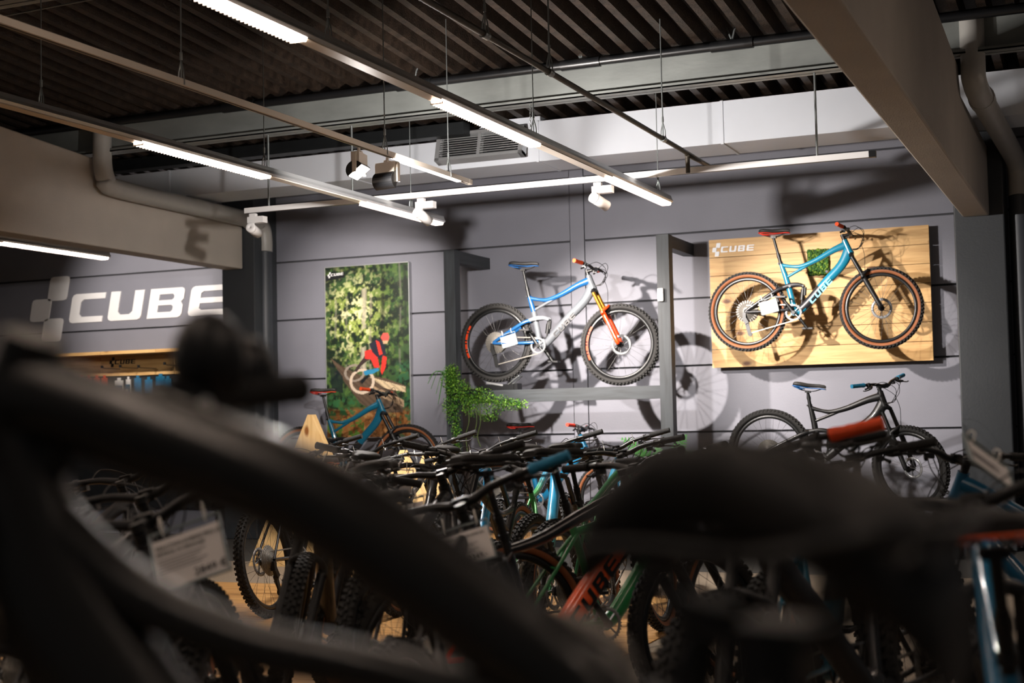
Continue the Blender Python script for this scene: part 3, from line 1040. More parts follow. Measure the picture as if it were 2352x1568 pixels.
def b_rim(mb):
    mb.lathe([(.287, -.011), (.297, -.0145), (.322, -.015), (.322, .015), (.297, .0145), (.287, .011)], 64)


def b_spokes(mb):
    for k in range(28):
        a = 2 * math.pi * k / 28
        s = 1 if k % 2 else -1
        a2 = a + (1.35 if (k // 2) % 2 else -1.35)
        mb.tube([(.022 * math.cos(a2), s * .028, .022 * math.sin(a2)), (.294 * math.cos(a), s * .003, .294 * math.sin(a))], .0011, 4, caps=False)


def b_hub(mb):
    mb.lathe([(.002, -.052), (.012, -.052), (.012, -.036), (.026, -.034), (.026, -.026), (.014, -.02), (.014, .02), (.026, .026), (.026, .034), (.012, .036), (.012, .052), (.002, .052)], 20)


def b_rotor(mb):
    mb.lathe([(.070, .040), (.094, .040), (.094, .042), (.070, .042)], 36)
    for k in range(6):
        a = k * math.pi / 3
        mb.bar((.018 * math.cos(a), .041, .018 * math.sin(a)), (.075 * math.cos(a + .5), .041, .075 * math.sin(a + .5)), .012, .0018)
    mb.lathe([(.012, .038), (.026, .038), (.026, .043), (.012, .043)], 18)


def b_cassette(mb):
    for k, r in enumerate((.100, .090, .080, .070, .061, .053, .045, .037, .029)):
        y = -.026 - k * .0042
        mb.lathe([(r * .6, y), (r, y), (r, y - .0022), (r * .6, y - .0022)], 40)
        if k < 3:
            for j in range(26):
                a = 2 * math.pi * j / 26
                mb.box((r * math.cos(a), y - .001, r * math.sin(a)), (.007, .002, .006), 0, MX.Rotation(-a, 3, 'Y'))
    for j in range(5):
        a = 2 * math.pi * j / 5
        mb.bar((.015 * math.cos(a), -.028, .015 * math.sin(a)), (.075 * math.cos(a), -.028, .075 * math.sin(a)), .012, .004)


def wheel_decal(mb):
    """broken graphic on the rim flank"""
    for (a0, a1) in ((150, 158), (160, 163), (165, 176), (178, 181), (183, 192), (194, 197), (199, 208)):
        n = max(2, int((a1 - a0) / 2) + 1)
        vs_ = []
        for i in range(n):
            a = R(a0 + (a1 - a0) * i / (n - 1))
            vs_ += [(.298 * math.cos(a), -.0158, .298 * math.sin(a)), (.319 * math.cos(a), -.0158, .319 * math.sin(a))]
        mb.add(vs_, [(2 * i, 2 * i + 1, 2 * i + 3, 2 * i + 2) for i in range(n - 1)])


def X3(p, y=0.):
    return (p[0], y, p[1])


def b_frame(kind, hz=0.):
    def fn(mb):
        ht, hb = (.462, .985 + hz), (.512, .865 + hz)
        fat = kind.startswith('e')
        dr = .038 if fat else .031
        if kind == 'twin':
            mb.tube([X3((-.085, .735)), X3((-.05, .56)), X3(BBP)], [.019, .02, .026], 12, sub=2)
            mb.tube([X3((ht[0] + .02, ht[1] - .035)), X3((.336, .907)), X3((.192, .862)), X3((.082, .8)), X3((-.017, .738)), X3((-.08, .69))], [(.03, .034), (.032, .036), (.032, .036), (.031, .036), (.030, .034), .024], 14, sub=4)
            mb.tube([X3((.47, .872)), X3((.403, .815)), X3((.337, .777)), X3((.233, .748)), X3((.119, .735)), X3((-.07, .70))], [(.02, .02), (.02, .022), (.02, .022), (.019, .02), .018, .016], 12, sub=4)
            for s in (-1, 1):
                mb.tube([(-.08, s * .012, .70), (-.2, s * .04, .60), (-.39, s * .062, .43), (-.437, s * .066, .37)], [.012, .011, .0085, .01], 8, sub=3)
                mb.tube([(-.01, s * .028, .35), (-.12, s * .05, .355), (-.437, s * .066, .37)], [.013, .0115, .0105], 8, sub=3)
            dr = .042
        elif kind in ('full', 'efull'):
            stt = (-.125, .815)
            mb.tube([X3(stt), X3((-.085, .70)), X3((-.072, .66))], [.0185, (.021, .025), (.021, .026)], 12, 1)
            mb.tube([X3((-.072, .66)), X3((-.03, .50)), X3((.0, .36))], [(.021, .026), (.024, .028), .028], 12, sub=3)
            mb.tube([X3((ht[0] + .012, ht[1] - .035)), X3((.36, .905 + hz * .8)), X3((.2, .82 + hz * .4)), X3((.07, .772)), X3((-.02, .772)), X3((-.112, .786))], [(.026, .038), (.026, .029), (.022, .024), (.018, .020), (.014, .015), (.015, .019)], 12, 1, sub=4)
            mb.tube([X3((.15, .79 + hz * .3)), X3((.07, .748)), X3((-.072, .672))], [.010, .014, .013], 10, sub=3)
        else:
            stt = (-.115, .78)
            mb.tube([X3(stt), X3((-.06, .56)), X3(BBP)], [.0175, .0175, .021], 12, sub=2)
            mb.tube([X3((ht[0] + .012, ht[1] - .035)), X3((.3, .895 + hz * .7)), X3((.05, .79 + hz * .2)), X3((-.108, .752))], [(.024, .034), (.024, .027), (.021, .024), .018], 12, 1, sub=4)
        b2 = (.03, .355)
        mb.tube([X3((hb[0] - .012, hb[1] + .04)), X3((.43, .765 + hz * .7)), X3((.27, .60 + hz * .35)), X3((.13, .44 + hz * .1)), X3((.055, .365)), X3(BBP)], [(.026, .05), (dr * .95, dr * 1.4), (dr, dr * 1.28), (dr, dr * 1.28), (dr, dr * 1.15), .032], 12, sub=4)
        mb.tube([X3((ht[0] - .003, ht[1] + .008)), X3((.487, .925 + hz)), X3((hb[0] + .004, hb[1] - .008))], [.026, .029, .033], 14)
        mb.cyl((0, -.045, .345), (0, .045, .345), .027 if not fat else .05, 16)
        if fat:
            mb.ball((.03, 0, .36), (.085, .045, .07), 0, 14, 10)
        if kind in ('full', 'efull'):
            mb.tube([X3((.03, .40)), X3((.06, .385)), X3((.09, .40))], .017, 8)
        if kind in ('hard', 'ehard'):
            for s in (-1, 1):
                mb.tube([(-.1, s * .012, .745), (-.2, s * .04, .64), (-.39, s * .062, .43), (-.437, s * .066, .37)], [.009, .009, .0085, .01], 8, sub=3)
                mb.tube([(-.01, s * .028, .35), (-.12, s * .05, .355), (-.437, s * .066, .37)], [.013, .0115, .0105], 8, sub=3)
            mb.tube([(-.235, -.045, .6), (-.25, 0, .61), (-.235, .045, .6)], .007, 6)
    return fn


def b_swing(mb):
    for s in (-1, 1):
        mb.tube([(-.1, s * .034, .575), (-.17, s * .052, .545), (-.38, s * .066, .41), (-.44, s * .068, .365)], [(.011, .018), (.011, .017), (.010, .015), (.012, .015)], 8, sub=3)
        mb.tube([(-.005, s * .032, .385), (-.1, s * .054, .37), (-.40, s * .068, .36), (-.445, s * .068, .365)], [(.012, .016), (.011, .014), (.01, .012), .012], 8, sub=3)
    mb.tube([(-.15, -.046, .555), (-.16, 0, .57), (-.15, .046, .555)], .01, 8)
    mb.tube([(-.07, -.05, .372), (-.06, 0, .378), (-.07, .05, .372)], .014, 8)


def b_rocker(mb):
    for s in (-1, 1):
        mb.tube([(-.11, s * .036, .575), (-.03, s * .033, .598), (.04, s * .03, .602), (.088, s * .027, .588)], [(.008, .016), (.008, .021), (.008, .018), (.008, .014)], 8, sub=3)
    mb.cyl((-.035, -.044, .588), (-.035, .044, .588), .011, 10)
    mb.cyl((.086, -.038, .588), (.086, .038, .588), .009, 10)


def b_shock(mb):
    mb.tube([(.085, 0, .585), (.08, 0, .55)], .016, 12)
    mb.tube([(.08, 0, .55), (.07, 0, .46)], .022, 14)
    mb.tube([(.07, 0, .46), (.063, 0, .40)], .009, 10)
    mb.tube([(.105, -.02, .575), (.1, -.02, .5)], .013, 10)


def b_fork(hz=0.):
    """lower legs joined by the arch"""
    def fn(mb):
        a, b = V((.530, 0, .83 + hz)), V((.772, 0, .385))
        u = (b - a).normalized()
        m = a.lerp(b, .43)
        fw = V((.03, 0, .012))
        pts, rr = [], []
        for s in (-1, 1):
            o = V((0, s * .066, 0))
            leg = [(b + u * .02 + o, .012), (b + o, .021), (a.lerp(b, .8) + o, .02), (a.lerp(b, .46) + o, .0225), (m + o, .0235)]
            top = [(m + V((0, s * .066, 0)) - u * .03, .019), (m + V((0, s * .05, .05)) + fw * .9, .013)]
            seq = leg + top
            if s > 0:
                seq = seq[::-1]
            else:
                seq = seq + [(m + fw + V((0, 0, .068)), .012)]
            pts += [p for p, r in seq]
            rr += [r for p, r in seq]
        mb.tube(pts, rr, 12, sub=2, ref=(1, 0, 0))
    return fn


def b_crown(hz=0.):
    def fn(mb):
        t = V((.524, 0, .845 + hz))
        mb.tube([(t.x, -.072, t.z - .008), (t.x - .004, -.03, t.z + .012), (t.x - .004, .03, t.z + .012), (t.x, .072, t.z - .008)], [.018, (.02, .022), (.02, .022), .018], 10, sub=3)
    return fn


def b_stanchion(hz=0.):
    def fn(mb):
        a, b = V((.530, 0, .83 + hz)), V((.772, 0, .385))
        mb.tube([a, a.lerp(b, .44)], .0175, 12)
    return fn


def b_stem(hz=0.):
    def fn(mb):
        mb.tube([(.462, 0, .985 + hz), (.448, 0, 1.02 + hz)], .0185, 12)
        mb.tube([(.445, 0, 1.022 + hz), (.44, 0, 1.045 + hz)], .019, 12)
        mb.tube([(.445, 0, 1.028 + hz), (.505, 0, 1.045 + hz)], [(.018, .016), (.02, .015)], 10)
        mb.box((.512, 0, 1.048 + hz), (.022, .05, .04), 0, MX.Rotation(R(-18), 3, 'Y'))
    return fn


BARP = [(.440, .385, 1.082), (.452, .33, 1.08), (.478, .2, 1.077), (.497, .11, 1.068), (.512, .05, 1.05), (.514, 0, 1.048)]


def b_bar(hz=0.):
    def fn(mb):
        pts = [(x, y, z + hz) for x, y, z in BARP] + [(x, -y, z + hz) for x, y, z in BARP[-2::-1]]
        mb.tube(pts, [.0111, .0111, .0115, .014, .0158, .0158, .0158, .014, .0115, .0111, .0111], 10, sub=2, ref=(0, 0, 1))
    return fn


def b_grip(hz, s):
    def fn(mb):
        a, b = V((.438, s * .392, 1.082 + hz)), V((.465, s * .262, 1.0785 + hz))
        n = 9
        pts = [a.lerp(b, i / n) for i in range(n + 1)]
        mb.tube(pts, [.0165 if i % 2 else .0180 for i in range(n)] + [.0195], 12, ref=(0, 0, 1))
        mb.tube([b, b.lerp(a, -.07)], .0185, 12, ref=(0, 0, 1))
    return fn


def b_lever(hz, s):
    def fn(mb):
        c = V((.482, s * .215, 1.077 + hz))
        mb.tube([c + V((.0, -s * .012, 0)), c + V((0, s * .012, 0))], .018, 10, ref=(0, 0, 1))
        mb.tube([c + V((.012, -s * .03, -.008)), c + V((.03, 0, -.016)), c + V((.04, s * .035, -.018))], [.009, .013, .010], 8, sub=2, ref=(0, 0, 1))
        mb.tube([c + V((.045, s * .02, -.02)), c + V((.052, s * .06, -.026)), c + V((.04, s * .1, -.034)), c + V((.038, s * .125, -.03))], [(.005, .009), (.005, .008), (.004, .007), (.005, .007)], 6, sub=3, ref=(0, 0, 1))
        mb.box(c + V((-.012, -s * .04, -.028)), (.035, .03, .022))
        mb.tube([c + V((-.01, -s * .03, -.03)), c + V((-.035, -s * .005, -.045))], [.006, .009], 6)
    return fn


def b_cables(hz):
    def fn(mb):
        for s, y in ((1, .16), (-1, .15), (1, .13), (-1, .12)):
            k = .02 * (y * 100 - 13)
            mb.tube([(.49, s * y, 1.065 + hz), (.57, s * (y - .03), 1.06 + hz + k), (.63, s * .03, 1.0 + hz + k), (.59, -s * .02, .92 + hz), (.525, -s * .018, .9 + hz)], .0026, 5, sub=5)
        mb.tube([(.60, .02, .96 + hz), (.63, .05, .86 + hz), (.64, .075, .66), (.74, .078, .46), (.77, .07, .40)], .0026, 5, sub=5)
    return fn


def b_saddle(mb):
    """lofted shell, nose forward, origin at the clamp"""
    st = [(-.138, .056, -.004, .022), (-.128, .068, .004, .030), (-.10, .073, .006, .036), (-.06, .066, .002, .036), (-.02, .045, -.002, .034), (.03, .026, -.002, .032), (.08, .020, .0, .030), (.125, .018, -.004, .028), (.14, .012, -.01, .02)]
    n = 14
    out = []
    for (x, w, z, d) in st:
        for k in range(n):
            a = 2 * math.pi * k / n
            y = w * math.cos(a)
            h = math.sin(a)
            dip = -.008 * math.exp(-(y / .012) ** 2) if h > 0 else 0
            zz = .054 + z + (.020 * h ** .8 + dip if h > 0 else d * .9 * h * (.35 + .65 * abs(math.cos(a))))
            out.append((x, y, zz))
    fs = []
    for i in range(len(st) - 1):
        for k in range(n):
            fs.append((i * n + k, i * n + (k + 1) % n, (i + 1) * n + (k + 1) % n, (i + 1) * n + k))
    mb.add(out, fs, 0, True)
    mb.add(out[:n], [tuple(range(n))[::-1]], 0)
    mb.add(out[-n:], [tuple(range(n))], 0)


def b_saddle_arched(mb):
    k = MB()
    b_saddle(k)
    mb.add([(x, y, z - .035 * ((x - .03) / .14) ** 2) for x, y, z in k.v], k.f, 0, True)


def b_saddletrim(mb):
    st = [(-.143, .0), (-.14, .056), (-.128, .070), (-.10, .075), (-.06, .068), (-.02, .046), (.03, .0275), (.08, .0215), (.125, .0185), (.142, .0)]
    zz = [.040, .040, .041, .039, .035, .030, .028, .029, .027, .024]
    pts = [(x, y, z) for (x, y), z in zip(st, zz)] + [(x, -y, z) for (x, y), z in list(zip(st, zz))[-2:0:-1]] + [(st[0][0], 0, zz[0])]
    mb.tube(pts, (.0038), 6, caps=False, sub=2, ref=(0, 0, 1))
    for s in (-1, 1):
        mb.tube([(-.13, s * .05, .035), (-.09, s * .05, .022), (-.05, s * .035, .018)], [(.012, .006), (.015, .006), (.006, .006)], 6)


def b_rails(mb):
    for s in (-1, 1):
        mb.tube([(-.115, s * .03, .03), (-.06, s * .022, .006), (.03, s * .022, .002), (.1, s * .012, .026)], .0036, 6, sub=3)
    mb.box((-.012, 0, -.004), (.045, .05, .02))
    mb.cyl((-.012, -.03, -.004), (-.012, .03, -.004), .008, 8)


def b_crank(s):
    def fn(mb):
        mb.tube([(0, s * .058, .345), (s * .10, s * .068, .345 - s * .14)], [(.008, .018), (.007, .0125)], 8)
        mb.cyl((0, s * .045, .345), (0, s * .068, .345), .017, 12)
    return fn


def b_ring(mb):
    mb.lathe([(.058, -.047), (.072, -.047), (.072, -.050), (.058, -.050)], 36, (0, 0, .345))
    for j in range(32):
        a = 2 * math.pi * j / 32
        mb.box((.073 * math.cos(a), -.0485, .345 + .073 * math.sin(a)), (.007, .002, .006), 0, MX.Rotation(-a, 3, 'Y'))
    for j in range(4):
        a = math.pi / 4 + j * math.pi / 2
        mb.bar((.01 * math.cos(a), -.0485, .345 + .01 * math.sin(a)), (.062 * math.cos(a), -.0485, .345 + .062 * math.sin(a)), .012, .004)


def b_pedal(s):
    def fn(mb):
        c = V((s * .10, s * .115, .345 - s * .14))
        for dx in (-.042, .042):
            mb.box(c + V((dx, 0, 0)), (.012, .085, .016))
        for dy in (-.04, 0, .04):
            mb.box(c + V((0, dy, 0)), (.09, .012, .014))
        mb.cyl(c + V((0, -s * .05, 0)), c + V((0, s * .04, 0)), .007, 8)
    return fn


def b_chain(mb):
    a, b = V((0, -.0485, .345)), V((-.437, -.044, BR))
    mb.bar(a + V((0, 0, .073)), b + V((0, 0, .055)), .007, .009)
    mb.bar(a + V((0, 0, -.073)), V((-.40, -.05, .165)), .007, .009)
    mb.bar(V((-.40, -.05, .165)), V((-.44, -.046, .235)), .006, .008)


def b_mech(mb):
    mb.box((-.452, -.062, .33), (.03, .03, .06))
    mb.bar((-.455, -.068, .31), (-.425, -.068, .255), .022, .035)
    mb.bar((-.43, -.058, .255), (-.405, -.058, .155), .012, .034)
    mb.cyl((-.43, -.068, .255), (-.43, -.046, .255), .02, 12)
    mb.cyl((-.402, -.062, .155), (-.402, -.044, .155), .02, 12)


def b_post(top, dz=0.):
    def fn(mb):
        d = V((-.259, 0, .966))
        base = V((-.122, 0, .80)) + d * dz
        e = base + d * top
        mb.tube([base - d * .06, base + d * .1 * min(1, top / .1)], .0155, 12)
        mb.tube([base + d * .06, base + d * .085], .0185, 12)
        mb.tube([base + d * .08, e], .0125, 12)
    return fn


def b_collar(mb):
    d = V((-.259, 0, .966))
    base = V((-.122, 0, .80))
    mb.tube([base - d * .005, base + d * .016], .0205, 14)
    mb.box(base + V((-.022, 0, .004)), (.014, .02, .014))


def bike(name, label, group, loc, head, lean=0., steer=0., pitch=0., kind='full', frame=None, frame2=None, rear=None, fork=None, stan=None, grip=None, trim=None, tyre='black',
         decal=None, rimdec=None, rocker=None, hz=0., post=.25, scale=1., ties=0, z_extra=0., sad=None, pdz=0., bz=0., sadscale=(1, 1, 1), sadshift=0., arched=False):
    G = lambda m, d: m if m is not None else d
    frame, fork, stan = G(frame, m_dk), G(fork, m_dk2), G(stan, m_dk)
    rear, grip, trim = G(rear, frame), G(grip, m_grip), G(trim, m_padl)
    t = empty(name, (0, 0, 0), label=label, cat='bicycle', group=group)
    t.matrix_world = (MX.Translation(loc) @ MX.Rotation(R(head), 4, 'Z') @ MX.Rotation(R(pitch), 4, 'Y') @ MX.Rotation(R(lean), 4, 'X') @ MX.Scale(scale, 4))
    ax = V((-.415, 0, .91)).normalized()
    piv = V((.462, 0, .985 + hz))
    SM = MX.Translation(piv) @ MX.Rotation(R(steer), 4, ax) @ MX.Translation(-piv)
    z = '%.3f' % hz
    data_obj('frame', cached('frame:%s:%s' % (kind, z), b_frame(kind, hz)), [frame, G(frame2, frame)], t)
    if 'full' in kind:
        data_obj('rear_swingarm', cached('rear_swingarm', b_swing), [rear], t)
        data_obj('rocker_link', cached('rocker_link', b_rocker), [G(rocker, rear)], t)
        data_obj('shock_absorber', cached('shock_absorber', b_shock), [m_dk], t)
    fk = data_obj('fork', cached('fork:' + z, b_fork(hz)), [fork], t, SM)
    data_obj('fork_crown', cached('fork_crown:' + z, b_crown(hz)), [m_dk2], fk)
    for s in (-1, 1):
        data_obj('stanchion', cached('stanchion:' + z, b_stanchion(hz)), [stan], fk, MX.Translation((0, s * .066, 0)))
    side = m_tan if tyre == 'tan' else m_rub
    for nm, P_, M0 in (('front_wheel', FA, SM), ('rear_wheel', RA, MX.Identity(4))):
        w = empty(nm, (0, 0, 0), t)
        w.matrix_basis = M0 @ MX.Translation((P_[0], 0, P_[1])) @ MX.Rotation(R(random.uniform(0, 360)) if not rimdec else 0, 4, 'Y')
        data_obj('tire', cached('tire', b_tyre), [m_rub, side], w)
        data_obj('rim', cached('rim', b_rim), [m_rim], w)
        data_obj('spokes', cached('spokes', b_spokes), [m_spoke], w)
        data_obj('hub', cached('hub', b_hub), [m_dk], w)
        data_obj('brake_rotor', cached('brake_rotor', b_rotor), [m_chrome], w)
        if rimdec:
            data_obj('rim_graphic', cached('rim_graphic', wheel_decal), [rimdec], w)
        if nm == 'rear_wheel':
            data_obj('cassette', cached('cassette', b_cassette), [m_steel], w)
    SB = SM @ MX.Translation((0, 0, bz))
    data_obj('stem', cached('stem:' + z, b_stem(hz)), [m_dk], t, SB)
    hb = data_obj('handlebar', cached('handlebar:' + z, b_bar(hz)), [m_dk], t, SB)
    for s in (-1, 1):
        data_obj('grip', cached('grip:%s:%d' % (z, s), b_grip(hz, s)), [grip], hb)
        data_obj('brake_lever', cached('brake_lever:%s:%d' % (z, s), b_lever(hz, s)), [m_dk2], hb)
    data_obj('cables', cached('cables:' + z, b_cables(hz)), [m_cab], hb)
    for k in range(ties):
        y = (.08, -.13, .17)[k]
        def tie(mb, y=y):
            mb.lathe([(.0185, -.003), (.021, -.003), (.021, .003), (.0185, .003)], 14)
            mb.tube([(0, 0, .02), (-.008, 0, .06)], (.0018), 4)
        data_obj('cable_tie', cached('cable_tie:%.2f' % y, tie), [m_tie], hb, MX.Translation((.5, y, 1.062 + hz)))
    data_obj('seatpost', cached('seatpost:%.3f:%.3f' % (post, pdz), b_post(post, pdz)), [m_dk], t)
    data_obj('seat_collar', cached('seat_collar', b_collar), [m_dk], t, MX.Translation(V((-.259, 0, .966)) * pdz))
    sp = V((-.122, 0, .80)) + V((-.259, 0, .966)) * (post + pdz)
    sd = data_obj('saddle', cached('saddle:arched', b_saddle_arched) if arched else cached('saddle', b_saddle), [G(sad, m_padl)], t, MX.Translation(sp + V((.012 + sadshift, 0, .012))) @ MX.Rotation(R(-2), 4, 'Y') @ MX.Diagonal((*sadscale, 1)))
    data_obj('saddle_rim', cached('saddle_rim', b_saddletrim), [trim], sd)
    data_obj('saddle_rail', cached('saddle_rail', b_rails), [m_dk], sd)
    cr = empty('crankset', (0, 0, 0), t)
    data_obj('chainring', cached('chainring', b_ring), [m_chrome if 'e' != kind[0] else m_dk], cr)
    for s in (-1, 1):
        data_obj('crank_arm', cached('crank_arm:%d' % s, b_crank(s)), [m_dk], cr)
        data_obj('pedal', cached('pedal:%d' % s, b_pedal(s)), [m_dk2], cr)
    data_obj('chain', cached('chain', b_chain), [m_steel], t)
    data_obj('derailleur', cached('derailleur', b_mech), [m_dk], t)
    if decal:
        fat = kind.startswith('e')
        y = -.0405 if fat else -.0325
        p, q = V((.15, y, .435)), V((.42, y, .725 + hz * .6))
        d = (q - p).normalized()
        up = V((-d.z, 0, d.x))
        hgt = .055 if fat else .048
        o = wordmark(t, p - up * hgt * .5, d, up, hgt, .0015, decal, emblem=False, joined=True, adv=1.5)
    return t


def fork_word(t, word, m, side=-1, size=.045):
    fk = [c for c in t.children if c.name.split('.')[0] == 'fork'][0]
    a, b = V((.530, side * .0885, .83)), V((.772, side * .0885, .385))
    u = (b - a).normalized()
    n_ = V((0, side, 0))
    w = n_.cross(u)
    p = a.lerp(b, .60) - w * size * .36
    o = text(word, size, (0, 0, 0), (0, 0, 0), m, fk)
    o.matrix_basis = MX(((u.x, w.x, n_.x, p.x), (u.y, w.y, n_.y, p.y), (u.z, w.z, n_.z, p.z), (0, 0, 0, 1)))


def tube_guard(t, m):
    MB().tube([X3((.045, .362)), X3((.13, .44)), X3((.24, .565))], [(.033, .04), (.0325, .0415), (.032, .041)], 12, sub=3).obj('down_tube_guard', m, t)


def tube_cover(t, m, ink):
    """painted battery cover along the down tube with the word on its drive side"""
    c = MB().tube([X3((.06, .375)), X3((.14, .46)), X3((.27, .60)), X3((.40, .735))], [(.042, .044), (.046, .05), (.046, .05), (.042, .044)], 12, sub=3).obj('battery_cover', m, t)
    p, q = V((.13, -.0475, .45)), V((.40, -.0475, .735))
    d = (q - p).normalized()
    up = V((-d.z, 0, d.x))
    wordmark(c, p - up * .028, d, up, .056, .002, ink, emblem=False, joined=True, adv=1.5)


def price_card(loc, rot, w, h, title, sub, price, label, scale=1.):
    """printed card in a clear sleeve hung from a handlebar"""
    t = empty('price_card', loc, label=label, cat='price card', group='price cards on the bikes')
    t.rotation_euler = rot
    MB().bb((-w / 2, 0, -h), (w / 2, .0015, 0)).obj('card', mat('white card', '#dcd7d4', .6, var=.03), t)
    sl = MB()
    sl.bb((-w / 2 - .006, -.003, -h - .006), (-w / 2 - .002, .004, .022)).bb((w / 2 + .002, -.003, -h - .006), (w / 2 + .006, .004, .022)).bb((-w / 2 - .006, -.003, -h - .006), (w / 2 + .006, .004, -h - .002)).bb((-w / 2 - .006, -.003, .018), (w / 2 + .006, .004, .022))
    sl.obj('sleeve', mat('clear sleeve edge', '#8f9a9c', .15, var=.05), t)
    for s in (-.32, .32):
        MB().tube([(s * w, 0, .012), (s * w, -.012, .035), (s * w, .0, .06), (s * w, .014, .035), (s * w, .002, .012)], .002, 5, sub=3).obj('tie', m_tie, t)
    mt = mat('print ink', '#2b2a2c', .6, var=.05)
    if title:
        text(title, h * .105, (-w * .46, -.0012, -h * .2), (R(90), 0, 0), mt, t)
    if sub:
        text(sub, h * .105, (-w * .46, -.0012, -h * .33), (R(90), 0, 0), mt, t)
    if price:
        text(price, h * .22, (w * .02, -.0012, -h * .93), (R(90), 0, 0), mt, t)
    ln = MB()
    for k in range(5):
        ln.bb((-w * .46, -.001, -h * (.43 + k * .06)), (w * (.25 - .08 * (k % 3)), 0, -h * (.43 + k * .06) + h * .018))
    ln.obj('small_print', mat('grey ink', '#8a8688', .6, var=.05), t)
    return t

# ================================================================ the bikes
pm = lambda n, c, r=.28, co=.7, me=0.: mat(n, c, r, me, var=.06, scale=4, coat=co)
c_teal = pm('teal frame paint', '#0f6582')
c_turq = pm('turquoise frame paint', '#147491')
c_blue = pm('blue frame paint', '#146f99')
c_blk = pm('black frame paint', '#17181b', .35, .4)
c_blk2 = pm('anthracite frame paint', '#24262a', .4, .3)
c_org = pm('orange paint', '#ff6426')
c_red = pm('red trim', '#d8301e', .5, .1)
c_grn = pm('green frame paint', '#2f8f52')
c_bg = grad('blue to green paint', [(-.3, '#3f9a48'), (.0, '#3d9452'), (.2, '#2c84a4'), (.5, '#1f7ba6')])
c_silv = pm('silver frame paint', '#5c6065', .32, .5)
c_sky = pm('sky blue paint', '#124c80')
c_bluetrim = pm('blue trim', '#175c9c', .5, .1)
c_gold = mat('gold stanchion', '#b9822c', .2, .8, var=.06)
c_silver = pm('silver paint', '#777b80', .3, .5)
c_graph = pm('graphite paint', '#212226', .4, .3)
g_or = mat('orange grip rubber', '#fb5620', .7, var=.12, scale=40, bump=.4, bscale=220)
g_bl = mat('blue grip rubber', '#2384ac', .7, var=.2, scale=40, bump=.4, bscale=220)
ink_k = mat('black decal', '#15161a', .4, var=.03)
ink_t = mat('light blue decal', '#58c1dd', .4, var=.03)
ink_w = mat('grey decal', '#6d7074', .4, var=.03)

# -- on the wall and rack (heading +x, drive side to the shop)
A = bike('display_bike', 'silver and blue mountain bike with an orange fork standing on the timber rack', 'display bikes on the wall', (-5.022, 12.4, 1.537), 0, 0, 4, 3.0,
         frame=c_silv, frame2=c_sky, rear=c_sky, rocker=c_silver, fork=pm('deep orange fork paint', '#dc4012'), stan=c_gold, grip=g_or, trim=c_bluetrim, decal=ink_k, rimdec=pm('deep orange fork paint', '#dc4012'), scale=1.02)
B = bike('display_bike', 'turquoise mountain bike with tan tyres mounted on the pine board', 'display bikes on the wall', (-2.655, 12.66, 1.765), 0, 0, 4, 1.2,
         frame=c_turq, rear=c_graph, rocker=c_graph, grip=g_or, trim=c_red, tyre='tan', decal=ink_t, scale=.975)
C = bike('display_bike', 'black mountain bike with blue grips raised against the wall under the pine board', 'display bikes on the wall', (-2.43, 12.2, .47), 0, 0, -26, 7.6, post=.12,
         frame=pm('deep black frame paint', '#0f1012', .4, .2), rear=pm('deep black frame paint', '#0f1012'), grip=g_bl, trim=c_bluetrim, scale=.98)
D = bike('display_bike', 'teal mountain bike with tan tyres raised in front of the forest poster', 'display bikes on the wall', (-7.38, 12.74, .44), 0, 0, 6, 0,
         frame=c_teal, rear=c_blk, grip=g_or, trim=c_red, tyre='tan', scale=1.0)
E_ = bike('display_bike', 'blue mountain bike with red grips standing at the wall under the silver bike', 'display bikes on the wall', (-5.18, 12.72, .10), 0, 0, 6, 0,
          frame=c_blue, rear=c_blk, grip=mat('red grip rubber', '#e23a22', .7, var=.1, scale=40), trim=c_red, tyre='tan', scale=.95)

